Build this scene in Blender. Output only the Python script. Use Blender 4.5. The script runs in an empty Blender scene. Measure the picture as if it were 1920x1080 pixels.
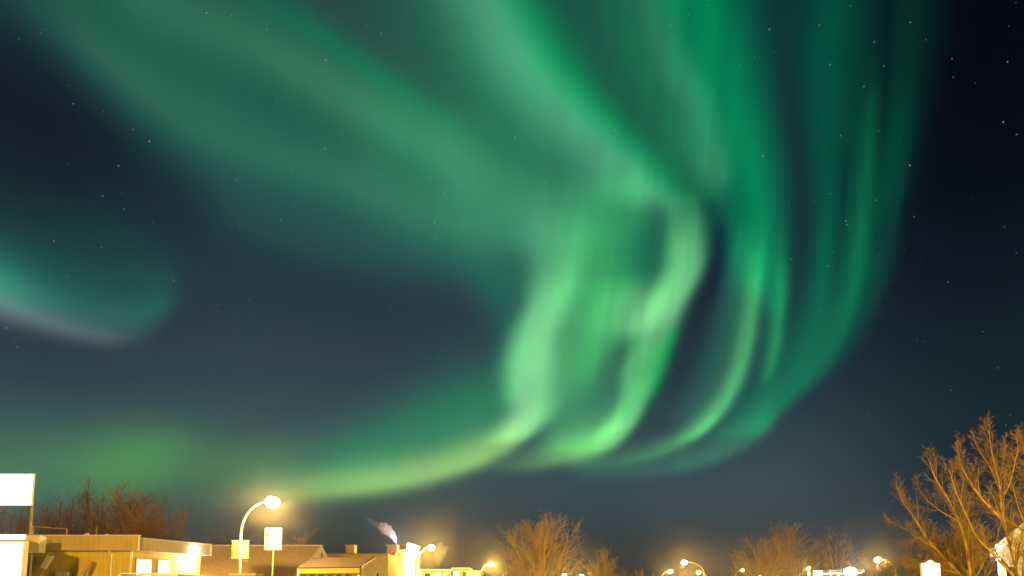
import bpy, bmesh, math, random
from mathutils import Vector, Matrix
random.seed(7)
scene = bpy.context.scene
COL = scene.collection

# ------------------------------------------------------------------ camera
FPX = 1067.0; PITCH = math.radians(5.0); HORIZON = 1120.0; EYE = 1.6
YC = HORIZON - FPX*math.tan(PITCH)
cam_data = bpy.data.cameras.new('camera')
cam = bpy.data.objects.new('camera', cam_data)
COL.objects.link(cam)
cam_data.sensor_width = 36.0
cam_data.lens = 36.0*FPX/1920.0
cam_data.shift_y = (YC-540.0)/1920.0
cam_data.clip_start = 0.1; cam_data.clip_end = 3000
cam.location = (0, 0, EYE)
cam.rotation_euler = (math.pi/2+PITCH, 0, 0)
scene.camera = cam
scene.view_settings.view_transform = 'Standard'
scene.view_settings.look = 'None'
scene.view_settings.exposure = 0.0
scene.view_settings.gamma = 1.0

def ray(x, y):
    """direction in the world of a point of the photograph (1920 x 1080)"""
    u = (x-960.0)/FPX; v = (YC-y)/FPX
    return Vector((u, math.cos(PITCH)-math.sin(PITCH)*v, math.sin(PITCH)+math.cos(PITCH)*v))
def at(x, y, dist):
    d = ray(x, y); k = dist/d.y
    return Vector((d.x*k, dist, EYE+d.z*k))
def azel(x, y):
    d = ray(x, y).normalized()
    return math.atan2(d.x, d.y), math.asin(d.z)

# ------------------------------------------------------------------ night sky with aurora (world nodes, by direction)
world = bpy.data.worlds.new('World'); scene.world = world
world.use_nodes = True
NT = world.node_tree; NT.nodes.clear()
try:
    world.cycles.sampling_method = 'MANUAL'; world.cycles.sample_map_resolution = 256
except Exception: pass
def nd(kind, **kw):
    n = NT.nodes.new(kind)
    for k, v in kw.items(): setattr(n, k, v)
    return n
def put(sock, v):
    if isinstance(v, bpy.types.NodeSocket): NT.links.new(v, sock)
    else: sock.default_value = v
def mth(op, a, b=None, c=None, clamp=False):
    n = nd('ShaderNodeMath', operation=op); n.use_clamp = clamp
    put(n.inputs[0], a)
    if b is not None: put(n.inputs[1], b)
    if c is not None: put(n.inputs[2], c)
    return n.outputs[0]
tc = nd('ShaderNodeTexCoord')
sep = nd('ShaderNodeSeparateXYZ'); NT.links.new(tc.outputs['Generated'], sep.inputs[0])
AZ = mth('ARCTAN2', sep.outputs[0], sep.outputs[1])
EL = mth('ARCSINE', sep.outputs[2])
A0, A1 = -1.3, 1.3
E0, E1 = -0.1, 1.1
AZN = mth('DIVIDE', mth('SUBTRACT', AZ, A0), A1-A0, clamp=True)
ELN = mth('DIVIDE', mth('SUBTRACT', EL, E0), E1-E0, clamp=True)

def set_curve(cv, pts):
    pts = sorted(pts)
    while len(cv.points) < len(pts): cv.points.new(0.5, 0.5)
    for p, (a, b) in zip(cv.points, pts):
        p.location = (a, b); p.handle_type = 'AUTO_CLAMPED'

total = None
def add_color(vec_sock):
    global total
    if total is None: total = vec_sock
    else:
        n = nd('ShaderNodeVectorMath', operation='ADD')
        NT.links.new(total, n.inputs[0]); NT.links.new(vec_sock, n.inputs[1])
        total = n.outputs[0]

def stroke(orient, color, pts, power=2.0):
    """one curtain fold: centre line, soft width to each side and strength along it, as smooth curves"""
    rows = []
    pts = list(pts)
    for e, n in ((0, 1), (-1, -2)):                     # a fold fades out beyond its last point
        if pts[e][4] != 0:
            p, q = pts[e], pts[n]
            L = math.hypot(p[0]-q[0], p[1]-q[1]); k = 70.0/L
            new = (p[0]+(p[0]-q[0])*k, p[1]+(p[1]-q[1])*k, p[2], p[3], 0)
            pts = [new]+pts if e == 0 else pts+[new]
    for e, n in ((0, 1), (-1, -2)):
        p, q = pts[e], pts[n]
        new = (p[0]+(p[0]-q[0])*.6, p[1]+(p[1]-q[1])*.6, p[2], p[3], 0)
        pts = [new]+pts if e == 0 else pts+[new]
    for (x, y, wa, wb, a) in pts:
        az, el = azel(x, y)
        if orient == 'v':
            la = azel(x-wa, y)[0]; lb = azel(x+wb, y)[0]
            rows.append((el, az, az-la, lb-az, a))
        else:
            la = azel(x, y-wa)[1]; lb = azel(x, y+wb)[1]
            rows.append((az, el, el-lb, la-el, a))      # below, above
    t0, t1, T = (E0, E1, ELN) if orient == 'v' else (A0, A1, AZN)
    c0, c1, C = (A0, A1, AZ) if orient == 'v' else (E0, E1, EL)
    tn = lambda t: (t-t0)/(t1-t0)
    WS = 0.5; AS = 1.5
    rc = nd('ShaderNodeRGBCurve')
    m = rc.mapping
    set_curve(m.curves[0], [(tn(r[0]), (r[1]-c0)/(c1-c0)) for r in rows])
    set_curve(m.curves[1], [(tn(r[0]), r[2]/WS) for r in rows])
    set_curve(m.curves[2], [(tn(r[0]), r[3]/WS) for r in rows])
    m.extend = 'HORIZONTAL'; m.update()
    fc = nd('ShaderNodeFloatCurve')
    set_curve(fc.mapping.curves[0], [(tn(r[0]), r[4]/AS) for r in rows])
    fc.mapping.extend = 'HORIZONTAL'; fc.mapping.update()
    put(fc.inputs['Value'], T)
    cb = nd('ShaderNodeCombineXYZ')
    for i in range(3): put(cb.inputs[i], T)
    NT.links.new(cb.outputs[0], rc.inputs['Color'])
    sp = nd('ShaderNodeSeparateXYZ'); NT.links.new(rc.outputs[0], sp.inputs[0])
    centre = mth('MULTIPLY_ADD', sp.outputs[0], c1-c0, c0)
    d = mth('SUBTRACT', C, centre)
    neg = mth('LESS_THAN', d, 0.0)
    w = mth('MULTIPLY_ADD', mth('SUBTRACT', sp.outputs[1], sp.outputs[2]), neg, sp.outputs[2])
    w = mth('MAXIMUM', mth('MULTIPLY', w, WS), 1e-3)
    q = mth('POWER', mth('ABSOLUTE', mth('DIVIDE', d, w)), power)
    g = mth('POWER', 0.36788, q)
    g = mth('MULTIPLY', g, mth('MULTIPLY', fc.outputs[0], AS))
    v = nd('ShaderNodeVectorMath', operation='SCALE')
    v.inputs[0].default_value = [c/255.0 for c in color]
    NT.links.new(g, v.inputs['Scale'])
    add_color(v.outputs[0])

# base night sky: vertical gradients at five bearings, blended smoothly
BY = [0, 180, 360, 540, 720, 900, 1000, 1095]
BASE = [
 (0,    [(24,44,54),(17,29,43),(24,42,52),(34,52,64),(50,70,80),(66,96,90),(68,82,78),(52,58,56)]),
 (480,  [(28,52,58),(25,44,56),(30,48,62),(38,56,70),(50,70,80),(56,82,82),(44,58,62),(34,40,42)]),
 (960,  [(25,58,60),(25,58,60),(33,58,66),(38,56,70),(46,64,76),(52,74,82),(40,58,66),(32,42,48)]),
 (1440, [(14,36,46),(18,38,48),(22,38,50),(26,40,54),(34,52,64),(54,73,82),(40,60,70),(36,46,54)]),
 (1920, [(2,5,18),(3,8,20),(6,15,28),(13,27,39),(20,38,47),(25,42,52),(34,50,60),(45,55,60)]),
]
prev = None
for i, (bx, cols) in enumerate(BASE):
    r = nd('ShaderNodeValToRGB'); r.color_ramp.interpolation = 'B_SPLINE' if False else 'EASE'
    r.color_ramp.interpolation = 'CARDINAL'
    st = sorted([((azel(bx, y)[1]-E0)/(E1-E0), c) for y, c in zip(BY, cols)])
    els = r.color_ramp.elements
    while len(els) < len(st): els.new(0.5)
    for e, (p, c) in zip(els, st):
        e.position = p; e.color = (c[0]/255, c[1]/255, c[2]/255, 1)
    put(r.inputs[0], ELN)
    if prev is None: prev = r.outputs[0]; paz = azel(bx, 900)[0]
    else:
        a = azel(bx, 900)[0]
        mr = nd('ShaderNodeMapRange', interpolation_type='SMOOTHSTEP')
        put(mr.inputs[0], AZ); mr.inputs[1].default_value = paz; mr.inputs[2].default_value = a
        mx = nd('ShaderNodeMix', data_type='RGBA')
        NT.links.new(mr.outputs[0], mx.inputs[0]); NT.links.new(prev, mx.inputs[6]); NT.links.new(r.outputs[0], mx.inputs[7])
        prev = mx.outputs[2]; paz = a
BASE_SOCK = prev

S = stroke
# broad veil over the upper left, with its soft lower edge
S('h', (10,52,22), [(-200,-200,400,80,.4),(0,-60,400,80,.5),(100,20,400,85,.75),(200,110,400,95,.9),(330,220,400,95,1),(480,285,420,90,1),(650,340,450,85,1.05),(800,390,450,80,1.2),(950,430,480,75,1.28),(1050,440,520,80,1.05),(1150,430,650,80,.85),(1230,420,700,80,.6),(1320,420,600,80,.15),(1380,420,500,80,0)])
S('h', (4,20,8), [(280,330,60,60,0),(420,390,70,60,.7),(560,440,70,60,1),(700,470,70,60,1),(840,490,60,60,.8),(940,520,60,60,.2)])
S('h', (19,27,16), [(120,-120,70,60,.3),(300,0,70,65,.7),(480,85,70,60,.8),(640,180,70,60,1),(780,255,70,60,1.1),(900,330,75,75,.7),(1000,390,70,70,.4),(1100,420,60,60,.1)])
S('h', (12,10,8), [(100,30,60,50,.2),(220,130,60,50,.8),(330,210,55,50,.9),(450,265,55,50,1),(560,300,50,50,1),(700,350,50,50,.8),(850,400,50,60,.6),(1000,430,50,60,.5)])
S('h', (6,-8,-2), [(520,-70,50,40,.6),(680,50,60,45,1),(780,140,60,40,.9),(880,220,50,40,.5),(960,290,40,40,.1)])
S('h', (-10,12,4), [(420,-40,30,30,.5),(560,40,30,30,.9),(700,135,30,28,1),(800,200,30,28,.8),(900,270,30,28,.2)])
# long sage band running down to the hook
S('v', (38,60,40), [(860,-80,130,60,.9),(915,0,115,60,1),(980,110,105,60,1),(1078,220,95,55,1),(1192,330,85,45,1.0),(1240,385,60,40,.45),(1268,430,40,40,.0)])
S('v', (-18,30,4), [(920,-80,50,50,.8),(980,0,50,50,1),(1048,110,50,45,1),(1138,220,45,40,1),(1238,320,40,35,.9),(1300,390,35,30,.4)])
S('v', (-2,-6,-2), [(1120,-60,35,35,.4),(1150,20,35,35,.5),(1185,110,30,35,.5),(1230,200,30,30,.3),(1275,280,28,28,.1),(1318,350,25,22,.2),(1342,400,18,18,.7),(1350,450,16,16,.4)])
# tall green curtain
S('v', (-16,86,34), [(1290,-120,100,95,.9),(1312,-20,100,95,1),(1336,60,102,88,1.02),(1366,160,98,78,1.04),(1398,260,95,62,1.05),(1418,340,86,54,1.05),(1428,420,82,50,1.02),(1438,500,62,38,.92),(1447,570,34,24,.5),(1445,660,25,18,0)])
S('v', (34,34,26), [(1190,-80,35,60,.4),(1215,0,35,60,.6),(1255,100,40,50,.8),(1308,200,38,42,1),(1338,290,38,38,1),(1355,350,30,32,.4)])
S('v', (6,34,12), [(1130,-60,40,40,.5),(1155,20,40,40,.6),(1190,110,40,40,.7),(1232,200,44,44,.8),(1275,270,44,44,1),(1312,330,34,30,1),(1338,375,24,20,.5),(1350,420,15,15,0)])
S('v', (-12,-8,-6), [(1290,20,20,25,.8),(1300,90,16,22,.5),(1350,180,14,16,.4),(1370,280,14,14,.6),(1390,360,14,14,.6),(1405,430,12,14,.3)])
S('v', (46,112,46), [(1425,400,28,20,.05),(1420,490,28,20,.5),(1409,580,27,20,.92),(1399,650,29,20,1),(1381,710,32,20,1),(1352,765,34,18,.95),(1326,800,34,15,.7),(1300,824,45,14,.3),(1270,845,60,14,0)])
S('h', (35,90,30), [(1090,872,25,12,.2),(1180,860,25,13,.4),(1240,845,25,13,.6),(1285,824,28,14,.7),(1320,802,28,14,.5),(1350,775,26,12,.1),(1370,750,20,12,0)])
S('v', (14,66,28), [(1466,450,15,13,.2),(1466,540,19,14,.8),(1459,600,20,14,.95),(1450,660,20,15,.85),(1436,710,15,12,.5),(1418,755,14,12,0)])
S('v', (10,58,28), [(1385,440,22,24,.3),(1380,490,26,24,.6),(1370,560,30,22,.7),(1354,640,36,26,.7),(1332,700,38,28,.6),(1295,770,44,28,.45),(1250,830,40,25,.0)])
# faint outer curtain
S('v', (-9,51,18), [(1690,-140,230,95,.5),(1690,-20,220,95,.6),(1684,80,210,88,.65),(1672,160,190,82,.75),(1655,260,160,72,.9),(1632,360,130,66,1),(1606,440,110,60,1.1),(1590,520,110,60,1.15),(1556,620,112,58,1.18),(1510,700,105,50,1.2),(1450,765,90,36,1.1),(1415,810,80,24,.7),(1370,850,60,20,0)], 2.6)
S('h', (10,46,20), [(1100,888,18,14,.3),(1250,878,34,15,.6),(1320,862,40,16,.9),(1390,832,46,16,.9),(1450,795,40,16,.4),(1490,760,30,14,0)])
S('v', (4,24,13), [(1642,110,16,14,0),(1633,200,16,14,.7),(1627,280,16,14,.8),(1621,360,20,16,1),(1613,440,20,17,1),(1602,540,20,17,.9),(1580,620,20,17,.5),(1550,690,18,15,.1)])
S('v', (-8,26,12), [(1575,-120,60,50,.9),(1560,0,60,50,.9),(1550,100,50,45,.9),(1548,200,42,36,.9),(1545,300,32,24,.7),(1545,400,22,20,.6),(1540,500,18,16,.5),(1535,590,18,16,.1)])
S('v', (0,18,10), [(1712,120,24,18,.1),(1700,220,24,18,.5),(1690,320,24,18,.7),(1672,440,22,18,1),(1650,540,22,18,.7),(1612,640,20,15,.2)])
S('v', (3,-11,-4), [(1435,-80,25,25,.3),(1448,0,25,25,.4),(1460,90,22,22,.7),(1478,190,22,22,1),(1494,290,20,24,1),(1503,380,22,26,1),(1502,480,18,25,1),(1495,570,16,25,.8),(1482,650,16,25,.5),(1460,720,16,20,0)])
S('v', (0,-14,-6), [(1665,-60,22,20,.9),(1662,60,20,18,1),(1660,180,16,14,1),(1655,270,12,12,.8),(1648,350,10,10,.4),(1640,440,10,10,.2)])
S('v', (0,-16,-6), [(1590,200,14,14,0),(1587,290,16,14,.6),(1582,380,16,14,1),(1576,460,14,14,.9),(1568,540,14,14,.5),(1555,620,14,14,0)])
# the bright hook
S('v', (-5,-20,-7), [(1348,385,14,16,0),(1350,430,14,16,.8),(1348,480,16,18,1),(1338,530,16,18,.6),(1318,575,16,18,.3),(1296,620,16,18,0)])
S('v', (77,146,70), [(1262,310,40,40,.0),(1280,380,38,34,.3),(1288,440,40,36,.7),(1289,490,44,36,.95),(1279,530,52,34,1.02),(1260,568,56,34,.98),(1238,610,54,38,.85),(1218,650,40,40,.7),(1204,690,40,40,.66),(1194,740,34,28,.78),(1181,780,38,24,.78),(1164,812,46,22,.55),(1148,840,50,17,.15),(1130,862,50,14,0)], 3.2)
S('v', (-18,48,2), [(1290,570,16,14,0),(1268,620,18,14,.7),(1250,665,22,16,1),(1234,710,20,16,.9),(1222,750,16,14,.4),(1210,780,14,12,0)])
S('h', (58,98,26), [(900,874,14,14,.1),(960,872,22,15,.35),(1000,868,26,16,.55),(1050,858,38,17,.75),(1100,847,46,18,.85),(1140,832,46,17,.72),(1170,810,40,15,.35),(1200,775,30,12,0)])
# the bright left column and its long tail
S('v', (75,124,62), [(1058,350,80,60,.08),(1060,430,75,55,.28),(1054,480,62,50,.42),(1040,530,54,46,.68),(1020,580,42,46,.95),(1003,630,46,44,1.02),(992,680,48,50,1.05),(988,730,44,52,1.02),(994,770,44,44,1.02),(986,800,48,34,.9),(966,828,50,22,.4),(940,850,46,15,0)], 2.8)
S('h', (86,112,33), [(330,948,30,25,.05),(420,938,32,25,.15),(500,930,36,24,.4),(580,923,40,22,.7),(660,914,44,22,.9),(760,898,46,24,1),(860,872,48,23,1.05),(930,843,44,22,1.0),(972,820,38,22,.6),(1000,796,32,20,.22),(1030,770,26,16,0)], 2.2)
S('h', (-4,52,12), [(420,890,50,30,.2),(560,870,60,40,.5),(700,840,75,45,.85),(800,805,90,50,1),(880,775,95,60,1.05),(935,750,85,60,.9),(985,700,70,40,.2)])
# glow between the two bright folds
S('v', (32,122,38), [(1190,300,120,60,.1),(1172,370,115,75,.4),(1160,440,110,95,.48),(1148,510,110,100,.78),(1132,570,95,90,1.05),(1114,630,90,85,.98),(1102,690,85,90,.9),(1092,750,75,90,.82),(1082,800,75,80,.72),(1070,840,75,70,.5),(1055,890,50,50,0)], 2.4)
S('v', (-34,-30,-6), [(1216,380,40,44,.05),(1208,440,44,44,.42),(1202,485,46,40,.55),(1196,525,44,40,.3),(1190,570,30,30,0)])
S('v', (30,28,20), [(1195,490,50,60,0),(1188,550,56,80,.7),(1182,592,58,74,1),(1172,625,52,50,.5),(1160,665,44,34,0)], 2.0)
S('v', (-8,10,-8), [(1240,610,40,34,0),(1222,650,36,34,.8),(1206,700,30,30,1),(1194,745,30,24,1),(1180,785,34,22,.8),(1160,825,40,18,0)])
S('v', (-12,-34,-10), [(1172,620,24,18,0),(1165,660,34,22,.9),(1150,695,42,28,1),(1125,730,50,44,1),(1100,770,50,50,.9),(1085,810,40,40,.6),(1075,845,30,30,0)])
S('v', (-3,32,10), [(915,470,70,60,.3),(935,520,65,60,.8),(950,570,55,50,1),(962,620,42,40,.8),(968,680,28,30,.4),(975,730,15,20,0)])
# patch at the left border
S('h', (40,66,48), [(-200,500,60,30,1.2),(0,560,70,30,.95),(60,582,70,27,.75),(130,608,68,24,.5),(200,622,60,22,.42),(260,622,50,18,.3),(310,600,50,18,.12),(360,580,40,18,0)])
S('h', (34,20,22), [(-200,545,30,27,1.1),(0,588,32,25,1),(80,610,30,22,.9),(150,628,28,20,.8),(220,640,24,19,.5),(280,648,18,15,.1)])
S('h', (-6,50,22), [(-200,460,90,30,1.1),(0,520,100,40,.85),(100,550,130,40,.6),(200,575,150,35,.55),(280,578,110,30,.6),(320,565,90,25,.4),(370,540,80,25,.05)])
# low green glow over the left horizon
S('h', (10,30,0), [(-200,880,90,60,.5),(0,870,90,60,.7),(140,870,90,60,.8),(280,868,90,60,1),(420,880,80,50,.8),(540,900,60,40,.5),(660,910,40,30,0)])
S('v', (10,25,2), [(320,730,80,70,0),(292,815,110,80,.7),(268,860,130,90,1),(235,905,140,90,.9),(200,950,100,60,.3),(190,990,60,60,0)])

# faint ray structure: the folds are made of fine near-vertical rays
rv = nd('ShaderNodeCombineXYZ'); put(rv.inputs[0], mth('MULTIPLY_ADD', EL, -7.0, mth('MULTIPLY', AZ, 34.0))); put(rv.inputs[1], mth('MULTIPLY', EL, 3.5))
rn = nd('ShaderNodeTexNoise'); rn.inputs['Scale'].default_value = 1.0; rn.inputs['Detail'].default_value = 3.0; NT.links.new(rv.outputs[0], rn.inputs['Vector'])
cl = nd('ShaderNodeTexNoise'); cl.inputs['Scale'].default_value = 6.5; cl.inputs['Detail'].default_value = 3.0; NT.links.new(tc.outputs['Generated'], cl.inputs['Vector'])
mk = nd('ShaderNodeMapRange', interpolation_type='SMOOTHSTEP'); put(mk.inputs[0], AZ); mk.inputs[1].default_value = -0.02; mk.inputs[2].default_value = 0.22; mk.inputs[3].default_value = 0.06; mk.inputs[4].default_value = 0.34
gain = mth('ADD', mth('MULTIPLY_ADD', mth('SUBTRACT', rn.outputs[0], 0.5), mk.outputs[0], 1.0), mth('MULTIPLY_ADD', cl.outputs[0], 0.30, -0.15))
ag = nd('ShaderNodeVectorMath', operation='SCALE'); NT.links.new(total, ag.inputs[0]); NT.links.new(gain, ag.inputs['Scale'])
ab = nd('ShaderNodeVectorMath', operation='ADD'); NT.links.new(ag.outputs[0], ab.inputs[0]); NT.links.new(BASE_SOCK, ab.inputs[1])
mxn = nd('ShaderNodeVectorMath', operation='MAXIMUM'); NT.links.new(ab.outputs[0], mxn.inputs[0]); mxn.inputs[1].default_value = (0.002,)*3
off = nd('ShaderNodeVectorMath', operation='MULTIPLY_ADD'); NT.links.new(mxn.outputs[0], off.inputs[0])
off.inputs[1].default_value = (1/1.055,)*3; off.inputs[2].default_value = (0.055/1.055,)*3
gm = nd('ShaderNodeGamma'); gm.inputs[1].default_value = 2.4
NT.links.new(off.outputs[0], gm.inputs[0])

# stars: pin points set by bearing, brightest ones where the photograph has them
STARS_AT = [(280,265,1.0),(387,24,.8),(1431,292,.7),(1706,310,1.0),(1881,229,.9),(815,417,.9),(1620,162,.6),(1889,116,.6),(326,526,.7),(732,581,.6),(233,392,.5),(101,452,.6),(190,464,.5),(552,385,.5),(1588,421,.5),(1707,42,.6)]
vor = nd('ShaderNodeTexVoronoi'); vor.inputs['Scale'].default_value = 80
NT.links.new(tc.outputs['Generated'], vor.inputs['Vector'])
wn = nd('ShaderNodeTexWhiteNoise'); NT.links.new(vor.outputs['Position'], wn.inputs['Vector'])
near = mth('LESS_THAN', vor.outputs['Distance'], 0.066)
br = mth('MULTIPLY', near, mth('POWER', wn.outputs['Value'], 2.0))
acc = mth('MULTIPLY', br, 0.17)
for (sx, sy, b) in STARS_AT:
    dv = ray(sx, sy).normalized()
    dn = nd('ShaderNodeVectorMath', operation='DISTANCE')
    NT.links.new(tc.outputs['Generated'], dn.inputs[0]); dn.inputs[1].default_value = dv
    acc = mth('MULTIPLY_ADD', mth('LESS_THAN', dn.outputs['Value'], 0.0007), b*0.36, acc)
fade = mth('MULTIPLY', acc, mth('GREATER_THAN', EL, 0.12))
sv = nd('ShaderNodeVectorMath', operation='SCALE'); tint = nd('ShaderNodeMix', data_type='RGBA'); NT.links.new(wn.outputs['Color'], tint.inputs[0]); tint.inputs[6].default_value = (1.0,.86,.72,1); tint.inputs[7].default_value = (.82,.92,1.0,1)
NT.links.new(tint.outputs[2], sv.inputs[0]); NT.links.new(fade, sv.inputs['Scale'])
fin = nd('ShaderNodeVectorMath', operation='ADD'); NT.links.new(gm.outputs[0], fin.inputs[0]); NT.links.new(sv.outputs[0], fin.inputs[1])
bgn = nd('ShaderNodeBackground'); NT.links.new(fin.outputs[0], bgn.inputs['Color']); bgn.inputs['Strength'].default_value = 1.0
wo = nd('ShaderNodeOutputWorld'); NT.links.new(bgn.outputs[0], wo.inputs['Surface'])

# ------------------------------------------------------------------ materials
MATS = {}
def mat(name, col, rough=0.7, metal=0.0, var=0.25, scale=3.0, bump=0.0, emit=None, strength=0.0, spec=0.5, detail=6.0, stretch=None):
    m = bpy.data.materials.new(name); m.use_nodes = True
    nt = m.node_tree; b = nt.nodes['Principled BSDF']
    b.inputs['Roughness'].default_value = rough; b.inputs['Metallic'].default_value = metal
    b.inputs['Specular IOR Level'].default_value = spec
    tcn = nt.nodes.new('ShaderNodeTexCoord'); vec = tcn.outputs['Object']
    if stretch:
        mp = nt.nodes.new('ShaderNodeMapping'); mp.inputs['Scale'].default_value = stretch
        nt.links.new(vec, mp.inputs[0]); vec = mp.outputs[0]
    nz = nt.nodes.new('ShaderNodeTexNoise'); nz.inputs['Scale'].default_value = scale; nz.inputs['Detail'].default_value = detail
    nt.links.new(vec, nz.inputs['Vector'])
    rp = nt.nodes.new('ShaderNodeValToRGB')
    rp.color_ramp.elements[0].position = 0.3; rp.color_ramp.elements[1].position = 0.7
    rp.color_ramp.elements[0].color = tuple(c*(1-var) for c in col)+(1,)
    rp.color_ramp.elements[1].color = tuple(min(1, c*(1+var)) for c in col)+(1,)
    nt.links.new(nz.outputs[0], rp.inputs[0]); nt.links.new(rp.outputs[0], b.inputs['Base Color'])
    if bump:
        bp = nt.nodes.new('ShaderNodeBump'); bp.inputs['Strength'].default_value = bump; bp.inputs['Distance'].default_value = 0.05
        nt.links.new(nz.outputs[0], bp.inputs['Height']); nt.links.new(bp.outputs[0], b.inputs['Normal'])
    if emit:
        b.inputs['Emission Color'].default_value = tuple(emit)+(1,); b.inputs['Emission Strength'].default_value = strength
    MATS[name] = m
    return m
SODIUM = (1.0, 0.56, 0.09)
mat('snow', (0.72,0.73,0.76), 0.6, var=0.08, scale=0.6, bump=0.5)
mat('asphalt', (0.06,0.06,0.06), 0.75, var=0.3, scale=2.0, bump=0.3)
mat('packed_snow', (0.34,0.33,0.32), 0.65, var=0.3, scale=0.5, bump=0.4)
mat('concrete', (0.36,0.35,0.33), 0.85, var=0.15, scale=4.0, bump=0.2)
mat('line_paint', (0.7,0.7,0.66), 0.6, var=0.2, scale=6.0)
mat('yellow_wall', (0.56,0.42,0.11), 0.8, var=0.2, scale=1.4, bump=0.2, stretch=(6,6,.4))
mat('fascia_board', (0.46,0.36,0.20), 0.75, var=0.16, scale=1.2, stretch=(7,7,.5))
mat('grey_fascia', (0.42,0.38,0.30), 0.75, var=0.22, scale=1.6, stretch=(8,8,.4))
mat('white_trim', (0.75,0.74,0.70), 0.55, var=0.05, scale=4.0)
mat('window_lit', (0.6,0.6,0.58), 0.3, var=0.05, scale=2.0, emit=(1.0,0.93,0.76), strength=1.3)
mat('dark_glass', (0.02,0.022,0.025), 0.08, var=0.1)
mat('tan_roof', (0.50,0.39,0.26), 0.75, var=0.14, scale=0.8, bump=0.25, stretch=(4,4,1))
mat('brown_roof', (0.11,0.08,0.07), 0.8, var=0.18, scale=1.6, bump=0.3)
mat('gold_siding', (0.42,0.27,0.06), 0.75, var=0.15, scale=2.0, stretch=(8,8,.3))
mat('cream_wall', (0.66,0.58,0.44), 0.8, var=0.10, scale=2.0, bump=0.15)
mat('beige_wall', (0.46,0.38,0.25), 0.8, var=0.14, scale=2.0, bump=0.2)
mat('white_wall', (0.78,0.76,0.72), 0.7, var=0.06, scale=2.0)
mat('ribbed_panel', (0.62,0.52,0.30), 0.6, var=0.18, scale=1.0, stretch=(9,9,.15))
mat('red_paint', (0.55,0.06,0.03), 0.5, var=0.1)
mat('brown_paint', (0.30,0.17,0.05), 0.6, var=0.15)
mat('galvanised', (0.55,0.55,0.54), 0.45, metal=0.35, var=0.12, scale=8.0)
mat('bare_metal', (0.40,0.38,0.34), 0.5, metal=0.4, var=0.2, scale=6.0)
mat('dark_metal', (0.06,0.06,0.06), 0.5, metal=0.3, var=0.2)
mat('timber', (0.42,0.30,0.14), 0.8, var=0.2, scale=3.0)
mat('bark', (0.40,0.275,0.07), 0.9, var=0.25, scale=5.0, bump=0.3)
mat('fine_twigs', (0.23,0.145,0.045), 0.9, var=0.30, scale=1.2)
mat('twigs', (0.28,0.185,0.11), 0.9, var=0.30, scale=1.2)
mat('grey_twigs', (0.30,0.22,0.165), 0.9, var=0.25, scale=0.8)
mat('red_twigs', (0.22,0.145,0.09), 0.9, var=0.35, scale=0.5)
mat('van_paint', (0.72,0.72,0.71), 0.3, var=0.04, scale=3.0)
mat('rubber', (0.02,0.02,0.02), 0.8, var=0.2)
mat('lens_red', (0.4,0.02,0.02), 0.2)
mat('sign_ink', (0.015,0.010,0.010), 0.6, var=0.2)
mat('sign_green', (0.01,0.09,0.02), 0.6, var=0.1)
mat('sign_face', (0.82,0.82,0.80), 0.5, var=0.03)
mat('banner_gold', (0.75,0.48,0.08), 0.7, var=0.2)
mat('lamp_lens', (0.9,0.8,0.6), 0.3, var=0.02, emit=(1.0,0.62,0.16), strength=45.0)
mat('white_lamp', (0.9,0.9,0.9), 0.3, var=0.02, emit=(1.0,0.92,0.80), strength=40.0)
mat('backlit', (0.85,0.85,0.85), 0.4, var=0.02, emit=(1.0,0.97,0.95), strength=4.0)
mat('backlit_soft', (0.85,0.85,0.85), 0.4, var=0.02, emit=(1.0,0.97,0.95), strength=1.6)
mat('shop_glow', (0.8,0.8,0.75), 0.4, var=0.03, emit=(1.0,0.90,0.66), strength=3.0)

def volume_mat(name, col, density, aniso=0.0):
    m = bpy.data.materials.new(name); m.use_nodes = True
    nt = m.node_tree; nt.nodes.clear()
    v = nt.nodes.new('ShaderNodeVolumePrincipled'); o = nt.nodes.new('ShaderNodeOutputMaterial')
    v.inputs['Color'].default_value = col+(1,); v.inputs['Density'].default_value = density; v.inputs['Anisotropy'].default_value = aniso
    nt.links.new(v.outputs[0], o.inputs['Volume'])
    m.cycles.homogeneous_volume = True
    m.cycles.volume_sampling = 'EQUIANGULAR' if name == 'ice_haze' else 'MULTIPLE_IMPORTANCE'
    MATS[name] = m
    return m

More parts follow.
